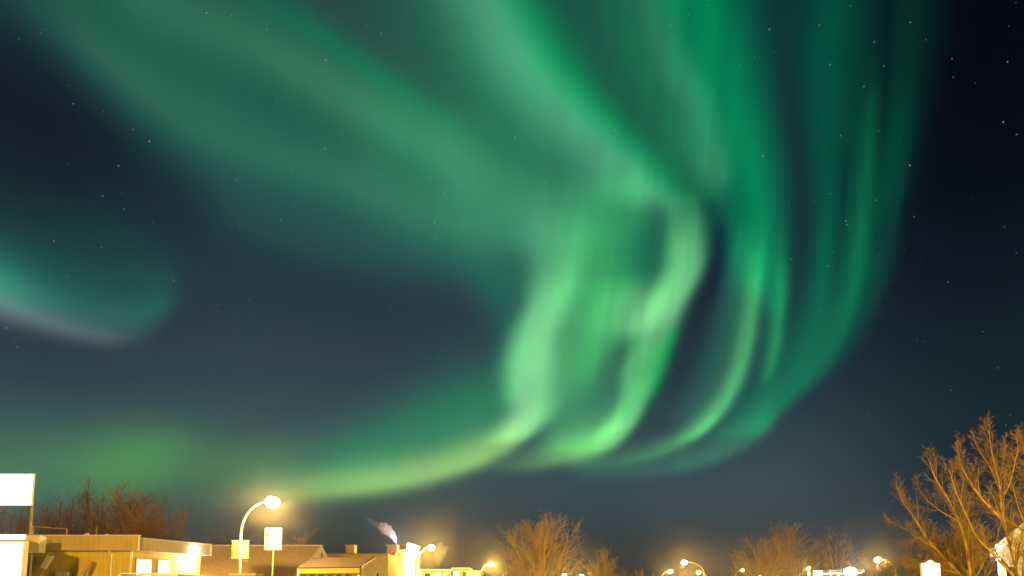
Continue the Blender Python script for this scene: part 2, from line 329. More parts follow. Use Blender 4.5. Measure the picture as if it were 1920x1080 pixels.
# ------------------------------------------------------------------ mesh helpers
ORG = {}
class MB:
    def __init__(s): s.v = []; s.f = []
    def quad(s, a, b, c, d):
        n = len(s.v); s.v += [tuple(a), tuple(b), tuple(c), tuple(d)]; s.f.append((n, n+1, n+2, n+3)); return s
    def prism(s, low, high):
        """closed solid between two rings of the same length"""
        n = len(s.v); k = len(low)
        s.v += [tuple(p) for p in low]+[tuple(p) for p in high]
        s.f.append(tuple(range(n+k-1, n-1, -1))); s.f.append(tuple(range(n+k, n+2*k)))
        for i in range(k):
            j = (i+1) % k; s.f.append((n+i, n+j, n+k+j, n+k+i))
        return s
    def up(s, ring, z0, z1): return s.prism([(p[0], p[1], z0) for p in ring], [(p[0], p[1], z1) for p in ring])
    def box(s, x0, x1, y0, y1, z0, z1): return s.up([(x0,y0),(x1,y0),(x1,y1),(x0,y1)], z0, z1)
    def wallbox(s, a, b, z0, z1, d0, d1):
        """slab along the plan line a-b; d0..d1 metres out to the right-hand side of a->b"""
        a = Vector((a[0], a[1])); b = Vector((b[0], b[1])); t = (b-a).normalized(); n = Vector((t.y, -t.x))
        return s.up([a+n*d0, a+n*d1, b+n*d1, b+n*d0], z0, z1)
    def tube(s, pts, rad, n=6, cap=True):
        pts = [Vector(p) for p in pts]; base = len(s.v); k = len(pts)
        ref = Vector((0.31, 0.17, 0.93)); 
        for i, p in enumerate(pts):
            t = (pts[min(i+1, k-1)]-pts[max(i-1, 0)])
            if t.length < 1e-9: t = Vector((0,0,1))
            t.normalize(); r = ref if abs(t.dot(ref)) < 0.97 else Vector((1,0,0))
            u = t.cross(r).normalized(); w = t.cross(u); R = rad[i] if hasattr(rad, '__len__') else rad
            for j in range(n):
                a = 2*math.pi*j/n; s.v.append(tuple(p+(u*math.cos(a)+w*math.sin(a))*R))
        for i in range(k-1):
            for j in range(n):
                j2 = (j+1) % n
                s.f.append((base+i*n+j, base+i*n+j2, base+(i+1)*n+j2, base+(i+1)*n+j))
        if cap:
            s.f.append(tuple(base+j for j in range(n-1, -1, -1))); s.f.append(tuple(base+(k-1)*n+j for j in range(n)))
        return s
    def ball(s, c, rx, ry, rz, n=12, m=8):
        base = len(s.v)
        for i in range(m+1):
            th = math.pi*i/m
            for j in range(n):
                ph = 2*math.pi*j/n
                s.v.append((c[0]+rx*math.sin(th)*math.cos(ph), c[1]+ry*math.sin(th)*math.sin(ph), c[2]+rz*math.cos(th)))
        for i in range(m):
            for j in range(n):
                j2 = (j+1) % n
                s.f.append((base+i*n+j, base+(i+1)*n+j, base+(i+1)*n+j2, base+i*n+j2))
        return s
    def build(s, name, material, parent=None, bevel=0.0, smooth=False):
        o0 = ORG.get(parent.name, Vector((0,0,0))) if parent else Vector((0,0,0))
        me = bpy.data.meshes.new(name)
        me.from_pydata([(v[0]-o0.x, v[1]-o0.y, v[2]-o0.z) for v in s.v], [], s.f)
        bm = bmesh.new(); bm.from_mesh(me)
        if len(bm.faces) < 3000: bmesh.ops.recalc_face_normals(bm, faces=bm.faces)
        if bevel: bmesh.ops.bevel(bm, geom=bm.edges[:], offset=bevel, segments=1, affect='EDGES')
        bm.to_mesh(me); bm.free()
        if smooth:
            for p in me.polygons: p.use_smooth = True
        me.materials.append(MATS[material])
        o = bpy.data.objects.new(name, me); COL.objects.link(o)
        if parent: o.parent = parent
        ORG[o.name] = o0
        return o
def tag(o, label, cat, group=None):
    o['label'] = label; o['category'] = cat
    if group: o['group'] = group
    return o
def thing(name, label, cat, loc, group=None):
    o = bpy.data.objects.new(name, None); COL.objects.link(o)
    o.location = loc; o.empty_display_size = 0.3; ORG[o.name] = Vector(loc)
    return tag(o, label, cat, group)
def structure(o): o['kind'] = 'structure'; return o
def zat(y, Y, x=960): return at(x, y, Y).z
def xat(x, Y, y=1080): return at(x, y, Y).x
def pl(x, Y): return Vector((xat(x, Y), Y))
def lamp_light(parent, loc, power, color=SODIUM, radius=0.15, name='bulb'):
    l = bpy.data.lights.new(name, 'POINT'); l.energy = power; l.color = color; l.shadow_soft_size = radius
    o = bpy.data.objects.new(name, l); COL.objects.link(o); o.parent = parent
    o.location = Vector(loc)-ORG[parent.name]
    return o

# ------------------------------------------------------------------ ground
ROAD = Vector((6.7, 40.0)).normalized(); RN = Vector((ROAD.y, -ROAD.x))      # along the street, and to its right
KERB = Vector((-19.6, 43.0))                                                # a point of the left kerb
g = MB(); N = 60
for i in range(N):
    for j in range(N):
        x0, x1 = -400+800*i/N, -400+800*(i+1)/N; y0, y1 = -120+820*j/N, -120+820*(j+1)/N
        g.quad((x0,y0,0),(x1,y0,0),(x1,y1,0),(x0,y1,0))
structure(g.build('ground', 'snow'))
def strip(u0, u1, a, b, z):
    p = [KERB+RN*u0+ROAD*a, KERB+RN*u1+ROAD*a, KERB+RN*u1+ROAD*b, KERB+RN*u0+ROAD*b]
    return [(q.x, q.y, z) for q in p]
r = MB(); r.quad(*strip(0.2, 15.8, -120, 420, 0.004)); structure(r.build('road', 'packed_snow'))
r = MB(); r.quad(*strip(2.6, 5.0, -120, 420, 0.008)); r.quad(*strip(10.0, 12.6, -120, 420, 0.008)); structure(r.build('road_track', 'asphalt'))
r = MB()
for k in range(-20, 70): r.quad(*strip(7.9, 8.05, k*6, k*6+3, 0.012))
structure(r.build('lane_marking', 'line_paint'))
for u0 in (-0.0, 15.8):
    k = MB(); a = strip(u0, u0+0.2, -120, 420, 0.0); k.prism(a, [(p[0], p[1], 0.14) for p in a]); structure(k.build('kerb', 'concrete'))
for u0, u1 in ((-2.2, -0.0), (16.0, 18.2)):
    k = MB(); a = strip(u0, u1, -120, 420, 0.0); k.prism(a, [(p[0], p[1], 0.13) for p in a]); structure(k.build('pavement', 'packed_snow'))

# ------------------------------------------------------------------ street lamps
def street_lamp(base, head, label, power, group='sodium street lamps', rbulb=0.22, big=1.0, tone=SODIUM):
    """curved single-arm lamp: pole at base (x, y), lamp head at head (x, y, z)"""
    b = Vector((base[0], base[1], 0)); h = Vector(head)
    root = thing('street_lamp', label, 'street lamp', b, group)
    d = Vector((h.x-b.x, h.y-b.y, 0)); reach = d.length; d.normalize()
    rise = min(2.2, h.z*0.28); zt = h.z-rise
    m = MB(); m.tube([b, b+Vector((0,0,0.5))], [0.17*big, 0.16*big], 10); m.box(b.x-.2*big, b.x+.2*big, b.y-.2*big, b.y+.2*big, 0, .05)
    m.tube([b+Vector((0,0,0.5)), b+Vector((0,0,zt))], [0.115*big, 0.085*big], 10)
    m.build('pole', 'galvanised', root, smooth=True)
    pts = []; 
    for i in range(11):
        a = math.pi/2*i/10
        pts.append(b+Vector((0,0,zt))+d*((reach-0.35)*(1-math.cos(a)))+Vector((0,0,(rise+0.06)*math.sin(a))))
    m = MB(); m.tube(pts, [0.08*big-0.003*i*big for i in range(11)], 8); m.build('arm', 'galvanised', root, smooth=True)
    # cobra head with a drop lens
    n = Vector((-d.y, d.x, 0)); m = MB()
    rings = []
    for t, w, hh in ((-0.40,.05,.05),(-0.25,.13,.10),(0.05,.19,.13),(0.30,.17,.10),(0.42,.08,.04)):
        c = h+d*t+Vector((0,0,0.06))
        rings.append([c+n*w, c+n*(w*.7)+Vector((0,0,hh)), c-n*(w*.7)+Vector((0,0,hh)), c-n*w])
    for a, c in zip(rings, rings[1:]): m.prism(a, c)
    m.build('lamp_head', 'bare_metal', root)
    m = MB(); m.ball(h+Vector((0,0,-.06*big)), .46*big, .46*big, .36*big, 16, 10); m.build('lens', 'lamp_lens', root, smooth=True)
    lamp_light(root, h-Vector((0,0,0.42*big+rbulb*big)), power, color=tone, radius=rbulb*big)
    return root
def lamp_at(px_head, y_head, Y, px_pole, label, power, **kw):
    h = at(px_head, y_head, Y); p = at(px_pole, 1075, Y+kw.pop('back', 1.0))
    return street_lamp((p.x, p.y), h, label, power, **kw)
LP = 16000
lamp_post = lamp_at(511, 940, 42.5, 449, 'tall curved street lamp glowing above the flat-roofed shop, with two banners on its pole', LP*.7, big=1.15, rbulb=.2, tone=(1.0,.58,.14))
lamp_at(809, 1026, 83, 783, 'street lamp shining beside the white tower storefront and a wisp of steam', LP, big=1.15, rbulb=.2)
lamp_at(921, 1057, 123, 902, 'small curved street lamp just left of the large round bare tree', LP, big=1.3, rbulb=.2)
lamp_at(1283, 1054, 118, 1320, 'tallest of the three street lamps that stand between the two groups of bare trees', LP*.4, big=1.3, rbulb=.2)
lamp_at(1257, 1071, 150, 1240, 'lower left street lamp of the three between the bare trees, arm reaching right', LP*.3, big=1.25)
lamp_at(1310, 1073, 156, 1326, 'lower right street lamp of the three between the bare trees', LP*.3, big=1.25)
lamp_at(1392, 1069, 160, 1379, 'tiny street lamp glowing in front of the left edge of the right-hand bare trees', LP*.5, big=1.1)
lamp_at(1484, 1071, 165, 1496, 'tiny street lamp glowing low in the middle of the right-hand bare trees', LP*.4, big=.9)
lamp_at(1646, 1049, 104, 1679, 'bright street lamp between the white petrol canopy and the large tree at the right', LP*.6, big=1.3, rbulb=.22)
street_lamp((-16.5, -5.0), (-13.5, -4.0, 9.1), 'street lamp added out of view in the open lot to light the ochre shop', LP*2.5)  # added lamp out of view, placed for its light on the shop wall
street_lamp((29.5, 2.0), (27.0, 4.0, 9.0), 'assumed street lamp added out of view on the right to light the large bare tree', LP*2.0, tone=(1.0,.64,.09))  # assumed source outside the view, added to brighten the large tree
# banners on the first lamp pole
bp = at(450, 1030, 43.5); 
for (xa, xb, label, face) in ((435, 448, 'white and gold banner on the left side of the lamp pole', 'gold'), (452.5, 465.5, 'plain white banner on the right side of the lamp pole', None)):
    A = at(xa, 1014, 43.1); B = at(xb, 1047, 43.1)
    t = thing('banner', label, 'banner', ((A.x+B.x)/2, 43.1, B.z), 'banners on the lamp pole')
    MB().box(A.x, B.x, 43.09, 43.12, B.z, A.z).build('cloth', 'sign_face', t)
    far = A.x-.08 if xa < 450 else B.x+.08
    for z in (A.z+.03, B.z-.03):
        MB().tube([(bp.x, 43.2, z), (far, 43.105, z)], .022, 6).build('bracket', 'galvanised', t)
    if face:
        w = B.x-A.x; hgt = A.z-B.z
        m = MB()
        for (u0, u1, v0, v1) in ((.08,.4,.66,.86),(.45,.8,.58,.7),(.1,.6,.42,.52),(.62,.92,.1,.5),(.08,.3,.1,.4)):
            m.box(A.x+w*u0, A.x+w*u1, 43.082, 43.088, B.z+hgt*v0, B.z+hgt*v1)
        m.build('print', 'banner_gold', t)
    else:
        MB().tube([(bp.x, 43.2, B.z-.2), (B.x-.05, 43.1, B.z-.2)], .025, 6).build('tie_bar', 'galvanised', t)

# ------------------------------------------------------------------ signs
def post(root, x, y, z0, z1, r, m='galvanised', name='post'):
    MB().tube([(x, y, z0), (x, y, z1)], r, 10).build(name, m, root, smooth=True)
# directional sign with its rows of small marks
A = at(497, 990, 46); B = at(527, 1031, 46)
t = thing('road_sign', 'tall white road sign with dark and green marks on a thin post behind the lamp', 'sign', ((A.x+B.x)/2, 46.1, 0))
MB().box(A.x, B.x, 46, 46.05, B.z, A.z).build('panel', 'sign_face', t, bevel=.01)
post(t, (A.x+B.x)/2, 46.12, 0, A.z-.2, .055, 'timber')
w = B.x-A.x; h = A.z-B.z
for (u0,u1,v0,v1) in ((.06,.20,.88,.94),(.32,.66,.89,.95),(.86,.98,.90,.94),(.05,.27,.72,.76),(.05,.20,.60,.66),(.02,.18,.38,.44),(.04,.26,.20,.25),(.04,.30,.13,.17),(.32,.50,.14,.17)):
    MB().box(A.x+w*u0, A.x+w*u1, 45.985, 45.997, B.z+h*v0, B.z+h*v1).build('dark_mark', 'sign_ink', t)
for (u0,u1,v0,v1) in ((.06,.22,.665,.715),(.20,.28,.39,.43),(.46,.54,.42,.47)):
    MB().box(A.x+w*u0, A.x+w*u1, 45.98, 45.996, B.z+h*v0, B.z+h*v1).build('green_mark', 'sign_green', t)
# overexposed billboard at the left border
A = at(-70, 887, 31.0); B = at(58, 948, 31.0)
t = thing('billboard', 'blank glowing white billboard sign on a tall post at the left border', 'billboard', (at(45, 1080, 31.2).x, 31.3, 0))
MB().box(A.x, B.x, 31.06, 31.16, B.z, A.z).build('cabinet', 'white_trim', t, bevel=.03)
MB().box(A.x+.06, B.x-.07, 31.02, 31.055, B.z+.06, A.z-.07).build('light_panel', 'backlit', t)
px = at(46, 1020, 31.2).x
post(t, px, 31.5, 0, B.z+.3, .065, 'timber'); post(t, px-2.7, 31.5, 0, B.z+.3, .065, 'timber')

# ------------------------------------------------------------------ left: lit shop front and its box sign
Y = 26.0
zt = zat(1003, Y); xr = xat(49, Y)
t = thing('corner_shop', 'brilliantly lit white shop front at the left border under the billboard', 'shop', (xr-3, Y, 0))
xb = xat(44, Y+4.5)
MB().up([(xr-7, Y+.02), (xr, Y+.02), (xb, Y+4.5), (xr-10, Y+4.5)], 0, zt-.25).build('wall', 'white_wall', t)
MB().up([(xr-7.2, Y-.25), (xr+.1, Y-.25), (xb, Y+4.6), (xr-10, Y+4.6)], zt-.25, zt).build('roof', 'white_trim', t)
MB().box(xr-7.1, xr+.02, Y-.29, Y-.255, zt-.23, zt-.02).build('glow_strip', 'shop_glow', t)  # no real sign: added glowing strip that whitens the roof edge
for k in range(3):
    f = MB().box(xr-6.9+k*2.3, xr-4.75+k*2.3, Y-.03, Y+.015, .5, zt-.27).build('window', 'white_trim', t)
    MB().box(xr-6.8+k*2.3, xr-4.85+k*2.3, Y-.06, Y-.035, .6, zt-.38).build('pane', 'shop_glow', f)
A = at(50, 1004, 28.5); B = at(73, 1036, 28.5)
t = thing('box_sign', 'small cream box sign jutting out beside the lit shop front', 'sign', ((A.x+B.x)/2, 28.6, 0))
MB().box(A.x, B.x, 28.5, 28.9, B.z, A.z).build('cabinet', 'white_trim', t, bevel=.02)
MB().box(A.x+.07, B.x-.07, 28.47, 28.497, B.z+.07, A.z-.07).build('face', 'cream_wall', t)
post(t, A.x+.15, 28.7, 0, B.z, .05); 
# aerial bracket
c = at(76, 1024, 29.8)
t = thing('aerial', 'white forked aerial bracket on the shop fascia beside the box sign', 'aerial', (c.x, 29.8, c.z))
m = MB(); p0 = at(74,1030,29.9); p1 = at(80,1020,29.8); m.tube([p0, p1], .035, 6); m.tube([p1, at(82,1008,29.8)], .03, 6); m.tube([p1, at(94,1017,29.8)], .025, 6)
m.tube([at(77,1022,29.8), at(90,1020,29.8)], .02, 6); m.build('bracket', 'white_trim', t)

# ------------------------------------------------------------------ left: flat-roofed shop
YA = 31.0
A = pl(30, YA); Bc = pl(247, YA); Cc = pl(374, 34.6)
A = Vector((-31.5, YA)); 
t_bc = (Cc-Bc).normalized(); n_bc = Vector((t_bc.y, -t_bc.x))
D = Cc-Vector((10, -4.0)); E = Vector((-31.5, 41))
ze = zat(1033, YA); ztop = zat(1006, YA)-.02
shop = thing('flat_roofed_shop', 'ochre flat-roofed shop with board fascia and lit windows facing the street', 'shop', (Bc.x, Bc.y, 0))
ring = [A, Bc, Cc, Cc+Vector((-8, 3.4)), Vector((-31.5, 38))]
wall = MB().up(ring, 0, ze).build('wall', 'yellow_wall', shop)
big = [A+Vector((0,-.45)), Bc+Vector((.62,-.45)), Cc+n_bc*.5+t_bc*.25, ring[3]+Vector((0,.5)), ring[4]+Vector((0,.5))]
roof = MB().up([A+Vector((0,-.38)), Bc+Vector((.3,-.38)), Cc+n_bc*.40+t_bc*.15, ring[3], ring[4]], ze, ztop-.04).build('roof', 'snow', shop)
MB().wallbox(A+Vector((0,-.40)), Bc+Vector((.60,-.40)), ze, ztop, .0, .07).build('fascia', 'fascia_board', shop)
f0 = Bc+n_bc*.48+t_bc*.02; f1 = Cc+n_bc*.48+t_bc*.30
MB().wallbox(f0, f1, ze, ztop-.12, .0, .07).build('fascia', 'grey_fascia', shop)
m = MB(); m.wallbox(A+Vector((0,-.40)), Bc+Vector((.63,-.40)), ztop, ztop+.06, -.05, .12); m.wallbox(f0+t_bc*.12, f1, ztop-.12, ztop-.06, -.05, .12); m.build('edge_trim', 'cream_wall', shop)
MB().wallbox(Bc+Vector((.56,-.472)), Bc+Vector((.64,-.472)), ze-.02, ztop, 0, .03).build('corner_trim', 'white_trim', shop)
MB().wallbox(f1-t_bc*.08, f1+t_bc*.02, ze-.02, ztop-.12, .072, .1).build('corner_trim', 'white_trim', shop)
MB().wallbox(Bc+Vector((-.12,0)), Bc+Vector((0.0,0)), 0, ze-.01, 0.002, .05).build('corner_trim', 'white_trim', shop)
L = (Cc-Bc).length
def on_front(mb, u0, u1, z0, z1, d0, d1): return mb.wallbox(Bc+t_bc*(L*u0), Bc+t_bc*(L*u1), z0, z1, d0, d1)
for (u0, u1, za) in ((.03, .27, ze-.34), (.33, .53, ze-.34)):
    fr = on_front(MB(), u0, u1, 1.0, za, .003, .05).build('window', 'gold_siding', shop)
    on_front(MB(), u0+.02, u1-.02, 1.08, za-.08, .052, .07).build('pane', 'window_lit', fr)
dr = on_front(MB(), .62, .86, .05, 2.45, .003, .06).build('door', 'white_trim', shop)
on_front(MB(), .64, .84, .9, 2.3, .062, .075).build('pane', 'window_lit', dr)
MB().tube([(Bc+t_bc*(L*.835)+n_bc*.12).to_3d()+Vector((0,0,.95)), (Bc+t_bc*(L*.835)+n_bc*.12).to_3d()+Vector((0,0,1.25))], .02, 6).build('handle', 'bare_metal', dr)
pc = Bc+t_bc*(L*.80)+n_bc*.62; zl = zat(1030, pc.y)
t = thing('wall_floodlight', 'bright round floodlight fixed to the fascia of the flat-roofed shop', 'floodlight', (pc.x, pc.y, zl))
MB().ball((pc.x, pc.y, zl), .20, .20, .20, 12, 8).build('lens', 'white_lamp', t, smooth=True)
q = pc-n_bc*.08; MB().tube([(q.x, q.y, zl+.16), (pc.x-.02, pc.y, zl+.24)], .06, 8).build('bracket', 'dark_metal', t)
q = pc+n_bc*.15
q = pc-n_bc*.30
lamp_light(t, (q.x, q.y, ze-.42), 520, (1.0,.78,.42), .12)
q = Bc+Vector((-1.1,-.07)); m = MB(); m.tube([(q.x, q.y, .1), (q.x, q.y, ze-.15), (q.x, q.y-.28, ze-.02)], .045, 8); m.build('downpipe', 'white_trim', shop)
q = Bc+Vector((-3.6,0)); MB().box(q.x-.35, q.x+.35, q.y-.3, q.y-.004, 2.5, 3.0).build('air_unit', 'galvanised', shop, bevel=.02)
# things on its roof
c0 = at(61, 987, 31.5); c1 = at(126, 992, 31.5)
t = thing('roof_rail', 'thin pipe rail standing on the roof of the flat-roofed shop', 'rail', (c0.x, 31.5, ztop))
m = MB(); m.tube([c0, c1], .028, 6); m.build('rail', 'bare_metal', t)
for x in (c0.x+.03, c1.x-.02): MB().tube([(x, 31.5, ztop-.05), (x, 31.5, c0.z if x < -25.5 else c1.z)], .035, 6).build('upright', 'timber', t)
for (x, yt, hh) in ((163, 999, .16), (201, 1001, .12)):
    c = at(x, 1003, 31.6)
    t = thing('roof_vent', 'larger white vent cap on the shop roof left of the thin pole' if x < 180 else 'smaller white vent cap on the shop roof right of the thin pole', 'vent', (c.x, 31.6, ztop))
    MB().tube([(c.x, 31.6, ztop-.1), (c.x, 31.6, ztop+hh)], .07, 8).build('pipe', 'galvanised', t)
    MB().tube([(c.x, 31.6, ztop+hh), (c.x, 31.6, ztop+hh+.10)], [.14,.08], 10).build('cap', 'white_trim', t)
c = at(181, 988, 31.6)
tag(MB().tube([(c.x, 31.6, ztop-.1), (c.x, 31.6, c.z)], .025, 6).build('roof_pole', 'timber'), 'thin bare pole standing between two vents on the shop roof', 'pole')
# leaning timber props against the wall
for (xt, yt, xb, label, capm) in ((96, 1041, 74, 'leaning timber prop with a white top against the ochre wall, left of the pair', True), (171, 1052, 152, 'leaning plain timber prop against the ochre wall, right of the pair', False)):
    T = at(xt, yt, 30.5); Bq = Vector((at(xt,yt,30.5).x-1.25, 29.6, 0))
    t = thing('timber_prop', label, 'prop', Bq, 'timber props')
    d = (T-Bq).normalized(); s = Vector((0,1,0)).cross(d).normalized()*.10; k = Vector((0,.10,0))
    MB().prism([Bq-s-k, Bq+s-k, Bq+s+k, Bq-s+k], [T-s-k, T+s-k, T+s+k, T-s+k]).build('beam', 'timber', t)
    if capm:
        a = T-d*.75; b = T-d*.02; s2 = s*1.08; k2 = k*1.1
        MB().prism([a-s2-k2, a+s2-k2, a+s2+k2, a-s2+k2], [b-s2-k2, b+s2-k2, b+s2+k2, b-s2+k2]).build('white_cap', 'white_trim', t)

# ------------------------------------------------------------------ left: long brown-roofed hall
Yr = 60.0; zr = zat(1023, Yr); x1 = xat(602, Yr, 1023)
hall = thing('long_hall', 'long hall with a wide tan gabled roof behind the lamp post', 'building', (x1-8, Yr, 0))
xl = -52; hw = 7.5; zev = 3.1
rf = MB().prism([(xl, Yr-hw-.4, zev-.1), (xl, Yr+hw+.4, zev-.1), (xl, Yr, zr)], [(x1, Yr-hw-.4, zev-.1), (x1, Yr+hw+.4, zev-.1), (x1, Yr, zr)]).build('roof', 'tan_roof', hall)
MB().box(xl, x1-.3, Yr-hw, Yr+hw, 0, zev-.11).build('wall', 'beige_wall', hall)
m = MB(); m.prism([(x1+.01, Yr-hw-.4, zev-.1), (x1+.01, Yr+hw+.4, zev-.1), (x1+.01, Yr, zr-.02)], [(x1+.10, Yr-hw-.4, zev-.1), (x1+.10, Yr+hw+.4, zev-.1), (x1+.10, Yr, zr-.02)]); m.build('gable', 'white_wall', hall)
w_ = MB().box(x1+.105, x1+.14, Yr-.35, Yr+.25, zr-1.35, zr-.75).build('window', 'brown_paint', hall)
MB().wallbox((xl, Yr), (x1+.2, Yr), zr-.03, zr+.06, -.12, .12).build('ridge_cap', 'tan_roof', hall)

# ------------------------------------------------------------------ left: small gabled house
B0 = pl(678, 45); C0 = Vector((xat(723, 50), 50.0)); d1 = (C0-B0).normalized(); n1 = Vector((-d1.y, d1.x))
A0h = B0+n1*5.3; Dh = C0+n1*5.3
ze3 = zat(1060, 45, 678); mid = (B0+C0)/2; zr3 = zat(1044, mid.y, 700)
house = thing('gabled_house', 'small house with a brown roof and a cream gable in front of the flat-topped block', 'house', (mid.x, mid.y, 0))
ov = n1*.12
prof = lambda base, off: [(B0+base-d1*off).to_3d()+Vector((0,0,ze3-off*.55)), (C0+base+d1*off).to_3d()+Vector((0,0,ze3-off*.55)), (mid+base).to_3d()+Vector((0,0,zr3))]
MB().prism(prof(n1*.10, .25), prof(n1*5.4, .25)).build('roof', 'brown_roof', house)
m = MB().up([A0h+d1*.02, B0+d1*.02, C0-d1*.02, Dh-d1*.02], 0, ze3-.16); m.build('wall', 'gold_siding', house)
gz = [B0.to_3d(), C0.to_3d(), C0.to_3d()+Vector((0,0,ze3-.05)), mid.to_3d()+Vector((0,0,zr3-.08)), B0.to_3d()+Vector((0,0,ze3-.05))]
o1 = (-n1*.10).to_3d(); 
MB().prism([p+(n1*-.012).to_3d() for p in gz], [p+o1 for p in gz]).build('gable', 'cream_wall', house)
gc = mid+d1*.30
gw = MB().up([gc-n1*.105-d1*.32, gc-n1*.15-d1*.32, gc-n1*.15+d1*.32, gc-n1*.105+d1*.32], 2.2, zat(1073, 47.5)+.05).build('window', 'white_trim', house)
MB().up([gc-n1*.152-d1*.2, gc-n1*.17-d1*.2, gc-n1*.17+d1*.2, gc-n1*.152+d1*.2], 2.3, zat(1073, 47.5)-.07).build('pane', 'dark_glass', gw)
# front fascia, posts and siding under the eave
MB().wallbox(A0h-d1*.12, B0-d1*.12+n1*.1, ze3-.62, ze3-.17, 0, .05).build('fascia', 'gold_siding', house)
for k in range(7):
    p = A0h+(B0-A0h)*((k+.5)/7)
    fw = MB().wallbox(p-n1*.28-d1*.03, p+n1*.28-d1*.03, 1.2, ze3-.66, -.02, .03)
    fw = MB().up([p-n1*.28-d1*.01, p-n1*.28-d1*.06, p+n1*.28-d1*.06, p+n1*.28-d1*.01], 1.2, ze3-.66).build('window', 'brown_paint', house)
    MB().up([p-n1*.22-d1*.062, p-n1*.22-d1*.075, p+n1*.22-d1*.075, p+n1*.22-d1*.062], 1.28, ze3-.72).build('pane', 'dark_glass', fw)
MB().up([A0h-d1*.02+n1*.1, A0h-d1*.14+n1*.1, A0h-d1*.14-n1*.05, A0h-d1*.02-n1*.05], 0, ze3-.17).build('corner_board', 'white_trim', house)

# ------------------------------------------------------------------ left: flat block behind it, with rooftop units
Yb = 70.0; zb = zat(1038, Yb)
blk = thing('flat_block', 'plain ochre flat-roofed block behind the small gabled house', 'building', (-18, Yb, 0))
xa, xb = xat(612, Yb), xat(727, Yb)
MB().box(xa, xb, Yb, Yb+10, 0, zb-.35).build('wall', 'beige_wall', blk)
MB().box(xa-.1, xb, Yb-.15, Yb+10.1, zb-.35, zb).build('parapet', 'gold_siding', blk)
for (p0, p1, lab) in ((646, 665, 'boxy ventilation unit standing alone on the ochre block roof'), (723, 745, 'boxy ventilation unit on the ochre block roof beside the tower storefront')):
    u0, u1 = xat(p0, 73), xat(p1, 73); z1 = zat(1022, 73); z0 = zb+.0
    t = thing('rooftop_unit', lab, 'rooftop unit', ((u0+u1)/2, 73, z0), 'rooftop units')
    MB().box(u0+.25, u1, 72.4, 73.8, z0+.25, z1-.08).build('housing', 'tan_roof', t, bevel=.03)
    MB().box(u0, u0+.24, 72.5, 73.7, z0+.3, z1-.15).build('grille', 'dark_metal', t)
    MB().box(u0, u1+.05, 72.3, 73.9, z1-.08, z1).build('lid', 'tan_roof', t)
    for xx in (u0+.3, u1-.3): MB().box(xx-.08, xx+.08, 72.6, 73.6, z0, z0+.25).build('foot', 'dark_metal', t)

# ------------------------------------------------------------------ left: bright tower storefront
P0 = pl(725, 87.5); P1 = pl(757, 86.5); P2 = pl(776, 90.5)
zt4 = zat(1031, 87)
tw = thing('tower_storefront', 'brightly lit tower storefront with ribbed cream panels and a brown parapet', 'shop', (P1.x, P1.y, 0))
back = Vector((0, 6))
MB().up([P0, P1, P2, P2+back, P0+back], 0, zt4).build('wall', 'white_wall', tw)
MB().wallbox(P0, P1, 0, zt4-.4, .003, .05).build('side_panel', 'ribbed_panel', tw)
for k in range(7):
    q0 = P0+(P1-P0)*(k/7+.03)
    MB().wallbox(q0, q0+(P1-P0)*.05, 0, zt4-.75, .052, .10).build('rib', 'cream_wall', tw)
MB().wallbox(P0+(P1-P0)*.3, P0+(P1-P0)*.75, zt4-.72, zt4-.55, .052, .11).build('red_band', 'red_paint', tw)
# raised parapet box with white lit front, wedge shaped
q0 = pl(745, 88); q1 = pl(761, 86.7); q2 = pl(784, 91)
za = zat(1019, 87); zb_ = zat(1029, 87)
MB().up([q0, q1, q1+Vector((.0,3.4)), q0+Vector((0,3.4))], zt4+.0, za-.15).build('parapet', 'brown_paint', tw)
MB().wallbox(q0, q1, zt4+.005, zt4+.2, .003, .05).build('red_band', 'red_paint', tw)
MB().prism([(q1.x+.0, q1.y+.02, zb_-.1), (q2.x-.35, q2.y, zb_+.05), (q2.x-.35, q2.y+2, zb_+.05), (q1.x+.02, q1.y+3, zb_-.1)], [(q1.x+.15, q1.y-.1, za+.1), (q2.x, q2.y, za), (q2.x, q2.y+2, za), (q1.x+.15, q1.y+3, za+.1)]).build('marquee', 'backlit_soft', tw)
MB().wallbox(P1+(P2-P1)*.0, P2, 0, zt4-.1, .003, .08).build('glowing_face', 'backlit_soft', tw)  # street lamp light on this face put in as emission
q = at(752, 1014, 88.5); lamp_light(tw, q, 1300, (.9,.92,1.0), .1, 'steam_fill')  # added light without a fixture, whitens the steam
s0 = pl(772, 90); zs1 = zat(1035, 90); zs0 = zat(1045, 90)
t = thing('projecting_sign', 'white lit sign jutting out from the tower storefront', 'sign', (s0.x, 90, zs0))
xr = xat(786, 90)
MB().prism([(s0.x+.05, 89.7, zs0-.3), (xr-.5, 89.9, zs0), (xr-.5, 90.2, zs0), (s0.x+.05, 90.2, zs0-.3)], [(s0.x+.05, 89.7, zs1), (xr, 89.9, zs1), (xr, 90.2, zs1), (s0.x+.05, 90.2, zs1)]).build('panel', 'backlit_soft', t)
MB().box(s0.x+.0, s0.x+.6, 89.85, 90.05, zs0-.7, zs0-.45).build('bracket', 'brown_paint', t)

